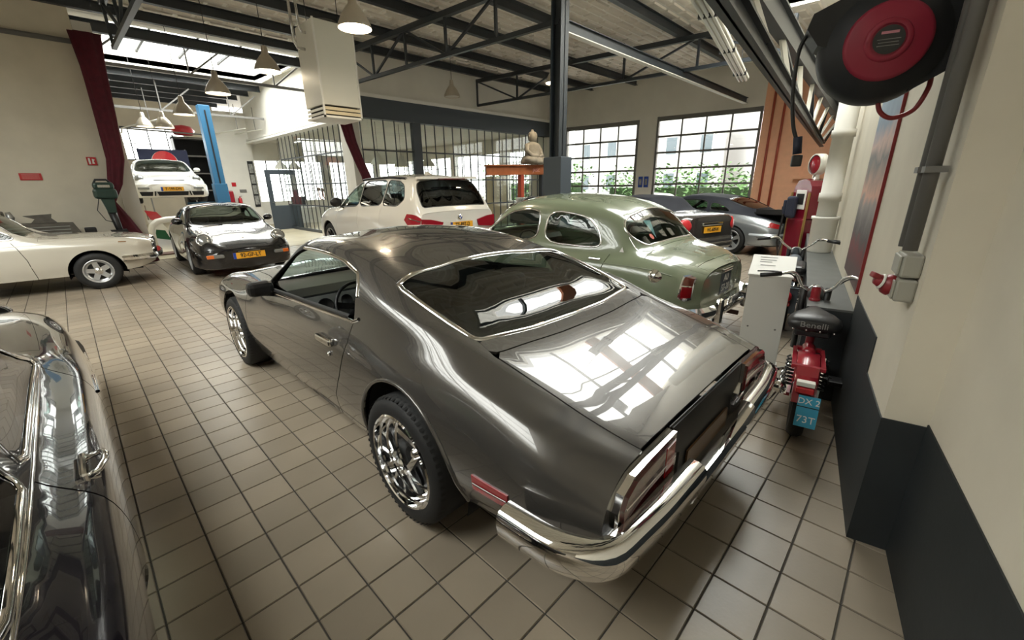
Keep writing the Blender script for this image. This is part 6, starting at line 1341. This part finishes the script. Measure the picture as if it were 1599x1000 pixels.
ys = frame_box('enamel_sign', M['sign_yellow'], RW, 7.6, 9.0, .10, .13, 1.25, 2.55); tag(ys, 'long yellow enamel sign with white edge on the right wall', 'sign')
frame_box('white_edge', M['white'], RW, 7.5, 7.6, .09, .14, 1.22, 2.58, ys); frame_box('back_board', M['navy_rubber'], RW, 7.5, 9.0, .0, .09, 1.2, 2.6, ys)
for z in (1.5, 1.8, 2.1): frame_box('printed_bar', M['ink'], RW, 7.75, 8.85, .13, .134, z, z+.12, ys)
# orange wall: red pipes, meter panel
for k, y in enumerate((3.72, 3.45)):
    t = MB().tube([DW(y, .06, 0), DW(y, .06, 4.6)], .035, 10).build('riser_pipe', M['riser_red'])
    tag(t, 'dark red riser pipe on the orange wall ' + ('next to the glazed door' if k == 0 else 'farther from the glazed door'), 'pipe')
    for z in (1.2, 2.4, 3.6): frame_box('pipe_clip', M['riser_red'], DW, y-.06, y+.06, 0, .1, z, z+.03, t)
mp = frame_box('meter_shelf', M['orange_wall'], DW, 2.0, 2.95, .0, .22, 1.62, 1.72); tag(mp, 'orange painted meter shelf with valves and bent pipes on the orange wall', 'meter panel')
frame_box('panel', M['orange_wall'], DW, 2.1, 2.75, .0, .05, 1.72, 2.5, mp)
for y0, z0 in ((2.9, 1.5), (2.65, 1.45), (2.4, 1.5), (2.2, 1.45)):
    MB().tube([DW(y0, .12, z0+.1), DW(y0, .12, z0-.3), DW(y0-.05, .12, z0-.5), DW(y0-.2, .12, z0-.55)], .03, 8).build('bent_pipe', M['riser_red'], mp); fbox(MB(), DW, y0-.07, y0+.07, .06, .2, z0-.08, z0+.06).build('valve', M['rust_brown'], mp)
for y, lb in ((7.24, 'dark blue notice on the pillar between the glazed doors, beside the wider door'), (7.44, 'dark blue notice on the pillar between the glazed doors, beside the narrower door')):
    o = frame_box('notice_board', M['plate_blue'], DW, y-.075, y+.075, .0, .02, 1.42, 1.78); tag(o, lb, 'notice'); frame_box('print', M['photo_grey'], DW, y-.04, y+.04, .02, .024, 1.5, 1.7, o)
# ---------------------------------------------------------------- statue on the primer-orange gantry
g = empty('gantry', (6.95, 6.5, 0)); tag(g, 'short orange primer steel beam on posts behind the green saloon', 'gantry')
MB().ibeam((-.92, 0, 1.86), (.98, 0, 1.90), .14, .20, .02).build('beam', M['rust'], g); MB().box((-.90, -.012, 1.78), (.96, -.008, 1.96)).build('beam_web', M['rust'], g)
for x in (.10, .80): MB().bar((x, 0, 0), (x, 0, 1.78), .10, .10).build('post', M['riser_red'] if x < .5 else M['steel'], g)
MB().box((-.5, -.3, 0), (.95, .3, .03)).build('foot', M['steel'], g)
text_mesh('lettering', 'JASC', .10, M['pale_print'], g, (.60, -.016, 1.875), sx=1.2)
def build_statue():
    t = empty('seated_statue', (7.43, 6.5, 2.012)); tag(t, 'grey stone seated figure statue on top of the orange beam', 'statue')
    bm = MB(); bm.lathe([(0, 0), (.30, .0), (.31, .05), (.27, .12), (.20, .17), (.185, .28), (.19, .36), (.15, .42), (.06, .45), (.055, .47)], 24)
    o = bm.build('body', M['stone'], t); o.scale = (1, .75, 1)
    MB().lathe([(.05, .45), (.085, .48), (.105, .54), (.10, .60), (.07, .645), (.03, .66), (.028, .69), (0, .70)], 20).build('head', M['stone'], t)
    for s in (-1, 1):
        MB().tube([(s*.17, 0, .38), (s*.23, -.04, .26), (s*.16, -.14, .16), (s*.02, -.18, .15)], [.055, .05, .042, .035], 10).build('arm', M['stone'], t)
        MB().tube([(s*.05, -.05, .07), (s*.30, -.12, .07), (s*.10, -.20, .07)], [.09, .075, .06], 10).build('leg', M['stone'], t)
        MB().lathe([(0, 0), (.012, .01), (.015, .05), (0, .07)], 8, 'z', (s*.10, 0, .52)).build('ear', M['stone'], t)
build_statue()
def build_engine():
    t = empty('engine_on_stand', (6.35, 5.75, 0)); tag(t, 'black engine on a trolley seen over the green saloon roof', 'engine')
    MB().box((-.25, -.2, .85), (.25, .2, 1.22), .04).build('block', M['black'], t)
    for k in range(4): MB().lathe([(.05, 0), (.06, .03), (.05, .06), (.06, .09), (.05, .12)], 12, 'z', (-.18+.12*k, 0, 1.22)).build('cylinder', M['alu_dull'], t)
    MB().tube([(-.25, -.1, 1.2), (-.1, -.22, 1.34), (.2, -.2, 1.32), (.28, 0, 1.2)], .03, 8).build('intake_pipe', M['black'], t); MB().lathe([(0, 0), (.12, .0), (.12, .05), (0, .06)], 18, 'x', (.25, 0, 1.05)).build('pulley', M['black'], t)
    for x in (-.2, .2): MB().bar((x, 0, 0), (x, 0, .86), .05, .05).build('trolley_leg', M['steel'], t)
    MB().box((-.35, -.25, .04), (.35, .25, .09)).build('trolley_base', M['steel'], t)
build_engine()
# ---------------------------------------------------------------- mopeds, lectern
def moped(loc, rz, label, body, style=1):
    """local x forward, origin under the rear axle"""
    t = empty('moped', loc, rz); tag(t, label, 'moped'); R = .255; wb = 1.0; ch = M['chrome']; bk = M['black']
    for x, nm in ((0, 'rear_wheel'), (wb, 'front_wheel')):
        w = MB().lathe([(R-.075, -.03), (R-.05, -.042), (R-.015, -.04), (R, -.018), (R, .018), (R-.015, .04), (R-.05, .042), (R-.075, .03)], 36, 'y', (x, 0, R)).build(nm, M['rubber'], t)
        MB().lathe([(R-.07, -.03), (R-.09, -.02), (R-.09, .02), (R-.07, .03)], 30, 'y', (x, 0, R)).build('rim', ch, w)
        for k in range(6):
            a = math.pi*k/3; MB().bar((x, 0, R), (x+(R-.085)*math.cos(a), 0, R+(R-.085)*math.sin(a)), .02, .012, up=(0, 1, 0)).build('spoke', M['alu'], w)
        MB().lathe([(0, -.05), (.04, -.045), (.05, 0), (.04, .045), (0, .05)], 16, 'y', (x, 0, R)).build('hub', M['alu'], w)
    # frame
    MB().tube(smooth([(.10, 0, .52), (.28, 0, .50), (.42, 0, .36), (.62, 0, .36), (.80, 0, .62), (.83, 0, .72)]), .038, 12).build('frame_tube', body, t)
    MB().lathe([(.028, .60), (.032, .62), (.032, .78), (.028, .80)], 14, 'z', (.84, 0, 0)).build('head_tube', body, t)
    # rear mudguard
    n = 14; v = []; f = []
    for i in range(n+1):
        a = math.radians(20+118*i/n); r = R+.035
        for w, dr in ((-.065, -.045), (-.055, 0), (.055, 0), (.065, -.045)): v.append(((r+dr)*math.cos(a), w, R+(r+dr)*math.sin(a)))
    for i in range(n):
        for k in range(3): f.append([i*4+k, i*4+k+1, i*4+5+k, i*4+4+k])
    MB().add(v, f, True).build('mudguard', body, t)
    for s in (-1, 1):
        MB().bar((0, s*.085, R), (.06, s*.085, .52), .012, .012).build('shock_rod', ch, t)
        sp = [(.005+.05*k/60, s*.085+.024*math.cos(k*.9), R+.06+.19*k/60) if True else None for k in range(61)]
        sp = [(p[0]+.024*math.sin(k*.9), p[1], p[2]) for k, p in enumerate(sp)]
        MB().tube(sp, .006, 5).build('shock_spring', bk, t)
        MB().bar((.0, s*.075, R), (.42, s*.05, .34), .03, .025).build('swing_arm', body, t)
        MB().tube([(wb, s*.07, R), (.93, s*.07, .50), (.84, s*.075, .80)], [.022, .026, .022], 10).build('fork_leg', bk, t)
        # handlebar half with grip and lever
        if style == 1: bar = [(.82, s*.05, .78), (.80, s*.10, .82), (.75, s*.14, .90), (.71, s*.18, .925), (.67, s*.24, .915)]
        else: bar = [(.82, s*.05, .78), (.80, s*.14, .85), (.76, s*.20, .92), (.70, s*.24, .93), (.66, s*.28, .92)]
        hb = MB().tube(smooth(bar), .011, 10).build('handlebar', ch, t); e = Vector(bar[-1]); d = Vector((-.05, s*.13, -.015))
        MB().tube([e, e+d], .017, 10).build('grip', bk, hb); MB().tube(smooth([e+Vector((.02, -s*.02, 0)), e+Vector((.045, s*.04, .005)), e+Vector((.03, s*.16, .0))]), .006, 6).build('brake_lever', bk, hb)
        MB().tube(smooth([e+Vector((.01, -s*.02, 0)), (.80, s*.16, .88), (.86, s*.06, .72), (.80, s*.05, .5)]), .005, 6).build('control_cable', bk, hb)
        MB().bar((.38, s*.06, .30), (.36, s*.17, .27), .02, .02).build('pedal_crank', ch, t); MB().box((.30, s*.15, .245), (.42, s*.25, .28), .01).build('pedal', bk, t)
    # engine and exhaust
    en = MB().box((.36, -.08, .20), (.56, .08, .34), .03).build('engine', M['alu_dull'], t)
    for k in range(6): MB().lathe([(.0, 0), (.065, 0), (.065, .008), (0, .008)], 16, 'x', (.57+.02*k, .0, .30)).build('cooling_fin', M['alu_dull'], en)
    MB().tube(smooth([(.60, .07, .26), (.45, .12, .20), (.20, .12, .24), (-.02, .12, .30)]), [.018]*6+[.02]*6+[.04]*7, 10).build('exhaust', ch, t)
    MB().tube([(.42, .05, .25), (.36, .16, .03), (.30, .20, .012)], .01, 8).build('side_stand', ch, t)
    # fuel tank / seat
    if style == 1:
        MB().tube(smooth([(.30, 0, .50), (.30, 0, .62)]), .025, 10).build('seat_post', body, t)
        rk = MB(); rk.box((-.14, -.085, .505), (.20, -.062, .525)); rk.box((-.14, .062, .505), (.20, .085, .525)); rk.box((-.16, -.085, .505), (-.13, .085, .525)); rk.box((.06, -.07, .505), (.09, .07, .525)); rk.box((.18, -.07, .505), (.22, .07, .525)); rk.build('rear_rack', body, t)
        MB().prism([(-.16, .525), (-.10, .50), (-.02, .42), (-.20, .30), (-.27, .33)], -.055, .055, 'y').build('tail_bracket', body, t)
        st = [(.18, .10, .66), (.18, .145, .70), (.26, .15, .735), (.36, .10, .735), (.50, .045, .725), (.58, .03, .71)]
        vs = []; fs = []; m = 12
        secs = [(.165, .10, .655, .70), (.175, .145, .645, .722), (.25, .15, .645, .74), (.34, .115, .655, .745), (.45, .06, .665, .738), (.56, .035, .675, .725), (.60, .012, .69, .71)]
        for x, w, zb, zt in secs:
            for k in range(m): a = 2*math.pi*k/m; c, s_ = math.cos(a), math.sin(a); vs.append((x, w*math.copysign(abs(c)**.6, c), (zb+zt)/2+(zt-zb)/2*math.copysign(abs(s_)**.7, s_)))
        for i in range(len(secs)-1):
            for k in range(m): fs.append([i*m+k, i*m+(k+1) % m, (i+1)*m+(k+1) % m, (i+1)*m+k])
        fs.append(list(range(m))[::-1]); fs.append([(len(secs)-1)*m+k for k in range(m)])
        se = MB().add(vs, fs, True).build('saddle', M['saddle'], t); text_mesh('saddle_lettering', 'Benelli', .052, M['pale_grey'], se, (.163, 0, .688), (math.pi/2, 0, -math.pi/2), sx=1.1)
        MB().box((.19, -.10, .60), (.34, .10, .648), .015).build('saddle_base', bk, se)
        for k in range(4): MB().lathe([(0, -.006), (.006, -.004), (.006, 0)], 8, 'x', (.166, -.11+.073*k, .652)).build('rivet', ch, se)
        tl = MB().box((-.285, -.045, .40), (-.24, .045, .435), .006).build('tail_light', M['bright_red'], t); MB().box((-.275, -.045, .44), (-.23, .045, .468), .004).build('reflector_holder', M['offwhite'], tl)
        pl = MB().box((-.06, -.004, -.105), (.06, .004, .105)).build('number_plate', M['plate_cyan'], t); pl.location = (-.30, -.03, .30); pl.rotation_euler = (math.radians(-12), 0, -math.pi/2); pl.scale = (.88, 1, .88)
        MB().box((-.06, -.006, .028), (.06, -.004, .034)).build('plate_rule', M['ink'], pl)
        text_mesh('plate_lettering', 'DX 2', .055, M['white'], pl, (0, -.005, .068)); text_mesh('plate_lettering', '73T', .065, M['white'], pl, (0, -.005, -.055))
    else:
        MB().box((.05, -.13, .60), (.55, .13, .70), .045).build('saddle', M['saddle'], t); MB().box((.02, -.12, .54), (.20, .12, .585), .02).build('brown_cushion', M['brown_seat'], t)
        rk = MB(); [rk.tube([(-.28, y, .55), (.15, y, .56)], .008, 8) for y in (-.11, -.05, .05, .11)]; rk.tube([(-.28, -.11, .55), (-.28, .11, .55)], .008, 8); rk.build('rear_rack', ch, t)
        tl = MB().lathe([(0, -.035), (.04, -.03), (.055, 0), (.055, .05)], 18, 'x', (-.26, 0, .43)).build('tail_light', M['bright_red'], t); MB().box((-.25, -.05, .33), (-.22, .05, .38), .01).build('lower_lens', M['red_lens'], tl)
        MB().prism([(-.22, .52), (-.10, .52), (-.02, .44), (-.22, .25)], -.10, .10, 'y').build('tail_box', M['header'], t)
        MB().tube(smooth([(.25, 0, .56), (.5, 0, .60), (.75, 0, .66)]), [.07]*7+[.08]*6, 14).build('fuel_tank', body, t)
    MB().lathe([(0, .05), (.05, .04), (.065, .0), (.05, -.06), (0, -.08)], 18, 'x', (.93, 0, .74)).build('headlight', M['clear'], t)
    n = 12; v = []; f = []
    for i in range(n+1):
        a = math.radians(30+130*i/n); r = R+.03
        for w, dr in ((-.055, -.03), (0, 0.01), (.055, -.03)): v.append((wb+(r+dr)*math.cos(a), w, R+(r+dr)*math.sin(a)))
    for i in range(n):
        for k in range(2): f.append([i*3+k, i*3+k+1, i*3+4+k, i*3+3+k])
    MB().add(v, f, True).build('front_mudguard', M['black'], t)
    return t
M['saddle'] = mat('black_saddle_vinyl', (.014, .014, .015), .38, bump=.05, bscale=80); M['pale_grey'] = mat('pale_grey_print', (.22, .22, .21), .6); M['brown_seat'] = mat('brown_cushion', (.09, .035, .02), .5)
moped((3.0, .335, 0), math.radians(9.5), 'red moped with wide black saddle and blue number plate by the wall', M['red'], 1)
moped((5.22, .90, 0), math.radians(9), 'dark moped with round red tail lamp standing before the red fuel pump', M['header'], 2)
def build_lectern():
    t = empty('info_stand', (3.86, .80, 0), math.radians(100+90)); tag(t, 'white free standing information lectern with sloping printed top', 'stand')
    # local: +x towards the photographer
    MB().box((-.02, -.15, .02), (.02, .15, .84), .004).build('panel', M['stand_white'], t); MB().box((-.25, -.16, 0), (.08, .16, .02), .004).build('base_plate', M['stand_white'], t)
    MB().prism([(.03, .835), (.03, .85), (-.30, .965), (-.30, .95)], -.16, .16, 'y').build('sloping_top', M['stand_white'], t)
    tp = t.children[-1]; R = Matrix.Rotation(math.atan2(.115, -.33), 4, 'Y')
    for k, (a, b, w) in enumerate(((.85, .25, .05), (.85, .55, .10), (.72, .3, .12), (.62, .3, .09), (.45, .4, .11))):
        x = .03-.33*a; z = .852+.115*a; MB().add([(x, -.13+b*.1, z), (x, -.13+b*.1+w, z), (x-.012, -.13+b*.1+w, z+.0042), (x-.012, -.13+b*.1, z+.0042)], [[0, 1, 2, 3]]).build('printed_line', M['pale_grey'], tp)
    for y in (-.10, .10): MB().lathe([(0, .024), (.008, .023), (.008, .018)], 8, 'x', (0, y, .40)).build('screw', M['gasket'], t)
M['stand_white'] = mat('stand_white_sheet', (.62, .61, .56), .5)
build_lectern()
# ---------------------------------------------------------------- office furniture behind the glass
def armchair(loc, rz, label, m):
    t = empty('armchair', loc, rz); tag(t, label, 'chair', 'office armchairs')
    MB().box((-.32, -.30, .18), (.32, .30, .42), .05).build('seat', m, t); MB().box((-.32, .22, .40), (.32, .36, .85), .05).build('backrest', m, t)
    for s in (-1, 1): MB().box((s*.30, -.30, .18), (s*.40, .34, .60), .04).build('armrest', m, t)
    for x in (-.3, .3):
        for y in (-.25, .28): MB().bar((x, y, 0), (x, y, .19), .03, .03).build('leg', M['chrome'], t)
armchair((7.0, 14.2, 0), .4, 'black office armchair behind the side screen', M['saddle']); armchair((8.6, 13.2, 0), -.3, 'black office armchair behind the front screen near the white suv roof', M['saddle'])
def desk(loc, rz, label):
    t = empty('desk', loc, rz); tag(t, label, 'desk'); MB().box((-.8, -.35, .72), (.8, .35, .76)).build('top', M['white'], t); MB().box((-.8, -.33, 0), (-.76, .33, .72)).build('side', M['white'], t); MB().box((.76, -.33, 0), (.8, .33, .72)).build('side', M['white'], t); MB().box((-.78, -.33, .1), (.78, -.30, .72)).build('front', M['white'], t)
desk((7.4, 19.9, 0), 0, 'white office desk behind the grey entrance door'); desk((9.0, 15.0, 0), .2, 'white desk in the middle of the glazed office')
mo = MB().box((-.35, -.02, .12), (.35, .02, .55), .01).build('monitor', M['black']); mo.location = (9.0, 15.0, .76); tag(mo, 'dark monitor on the white desk in the glazed office', 'monitor'); MB().box((-.12, -.1, 0), (.12, .1, .02)).build('foot', M['black'], mo); MB().bar((0, .0, .02), (0, .0, .15), .05, .03).build('neck', M['black'], mo); MB().box((-.32, -.024, .15), (.32, -.02, .52)).build('screen', M['photo_grey'], mo)
m2 = MB().box((-.28, -.02, .10), (.28, .02, .45), .01).build('monitor', M['black']); m2.location = (7.2, 19.9, .76); tag(m2, 'black monitor on the desk behind the grey entrance door', 'monitor'); MB().bar((0, 0, 0), (0, 0, .12), .12, .06).build('neck', M['black'], m2)
def cone_lamp(loc, label):
    t = MB().lathe([(.26, 0), (.20, .12), (.08, .26), (.04, .34), (0, .35)], 24).build('cone_lamp', M['offwhite']); t.location = loc; tag(t, label, 'lamp', 'white cone lamps in the office'); MB().tube([(0, 0, .34), (0, 0, 3.52-loc[2])], .006, 6).build('cord', M['black'], t); MB().lathe([(0, .03), (.05, .04), (.05, .1)], 12).build('bulb', M['bulb_dim'], t)
cone_lamp((7.3, 12.9, 2.25), 'white cone lamp in the office nearest the red swept curtain'); cone_lamp((8.2, 13.0, 2.2), 'white cone lamp in the office beside the thick dark mullion'); cone_lamp((9.4, 13.2, 2.25), 'white cone lamp in the office above the dark monitor'); cone_lamp((6.75, 20.0, 2.35), 'white cone lamp above the grey entrance door'); cone_lamp((7.35, 20.2, 2.35), 'white cone lamp above the desk by the entrance')
for x, y, w, h, lb in ((12.6, 13.0, .9, 1.9, 'tall cream cupboard in the office behind the orange beam'), (10.9, 16.5, 1.2, 1.1, 'low dark cabinet deep inside the glazed office')):
    m = M['cream_louvre'] if h > 1.5 else M['wood']; c = MB().box((-w/2, -.2, 0), (w/2, .2, h), .01).build('cabinet', m); c.location = (x, y, 0); tag(c, lb, 'cabinet')
    for s in (-1, 1): d = MB().box((s*.01, -.215, .05), (s*w*.48, -.2, h-.05)).build('cabinet_door', m, c); MB().box((s*.03, -.23, h*.45), (s*.05, -.215, h*.55)).build('knob', M['chrome'], d)
# ---------------------------------------------------------------- the street outside
st = MB().box((15.3, -15, -.2), (70, 60, -.12)).build('street_ground', M['asphalt']); struct(st)
gy = MB().box((-12, 27.4, -.2), (70, 60, -.14)).build('yard_ground', M['asphalt']); struct(gy)
def hedge(loc, lx, ly, h, label, seed):
    t = empty('hedge', loc); tag(t, label, 'hedge'); rnd = random.Random(seed); mb = MB()
    for k in range(2600):
        x, y, z = rnd.uniform(-lx, lx), rnd.uniform(-ly, ly), rnd.uniform(.05, h)*(.85+.15*math.sin(7*k)); s = rnd.uniform(.07, .16); a, b = rnd.uniform(0, 6.28), rnd.uniform(-.8, .8)
        u = Vector((math.cos(a), math.sin(a), b)).normalized()*s; w = Vector((-math.sin(a), math.cos(a), .4)).normalized()*s*.6
        p = Vector((x, y, z)); mb.add([p-u, p+w, p+u, p-w], [[0, 1, 2, 3]])
    tag(mb.build('foliage', M['leaf'], t), kind='stuff'); MB().box((-lx*.35, -ly*.9, 0), (lx*.5, ly*.9, h*.55)).build('woody_core', M['leaf_dark'], t)
M['leaf_dark'] = mat('hedge_core', (.03, .06, .02), .9)
hedge((22, 9.5, -.12), 1.2, 4.0, 2.6, 'clipped green hedge outside the narrower glazed door', 1); hedge((21, 18.5, -.12), 1.2, 4.0, 3.2, 'tall green hedge outside behind the office windows', 2); hedge((22.5, 2.4, -.12), 1.0, 2.2, 2.0, 'low green hedge outside the wider glazed door', 3)
def house(loc, w, d, h, m, label, rows, cols):
    t = empty('house', loc); tag(t, label, 'building'); MB().box((0, -w/2, 0), (d, w/2, h)).build('wall', m, t); MB().box((-.3, -w/2-.3, h), (d+.3, w/2+.3, h+.3)).build('roof', M['roof_grey'], t)
    for r in range(rows):
        for c in range(cols):
            y = -w/2+w*(c+.5)/cols; z = 1.0+r*2.8
            f = MB().box((-.06, y-.55, z), (0, y+.55, z+1.5)).build('window', M['white'], t); MB().box((-.07, y-.45, z+.1), (-.05, y+.45, z+1.4)).build('pane', M['house_glass'], f)
M['roof_grey'] = mat('roof_grey', (.16, .16, .17), .8); M['house_glass'] = mat('house_glass', (.10, .13, .15), .1); M['brick_pale'] = mat('pale_brick', (.30, .22, .19), .8, noise=.2); M['render_pale'] = mat('pale_render', (.42, .42, .41), .8)
house((34, 3, -.12), 12, 8, 6.5, M['brick_pale'], 'pale brick house across the street seen through the wider door', 2, 4); house((36, 19, -.12), 14, 8, 7.5, M['render_pale'], 'pale rendered house across the street behind the hedge', 2, 5)
_src = bpy.data.objects['ivory_coupe']
for k, (x, y, rz, lb) in enumerate(((18.2, 7.6, -.2, 'pale coupe parked outside in front of the hedge, behind the silver car roof'), (18.0, 12.6, .1, 'pale coupe parked outside beyond the narrower glazed door'))):
    o = copy_tree(_src); o.location = (x, y, -.12); o.rotation_euler = (0, 0, math.pi/2+rz) if k == 0 else (0, 0, rz); o['label'] = lb
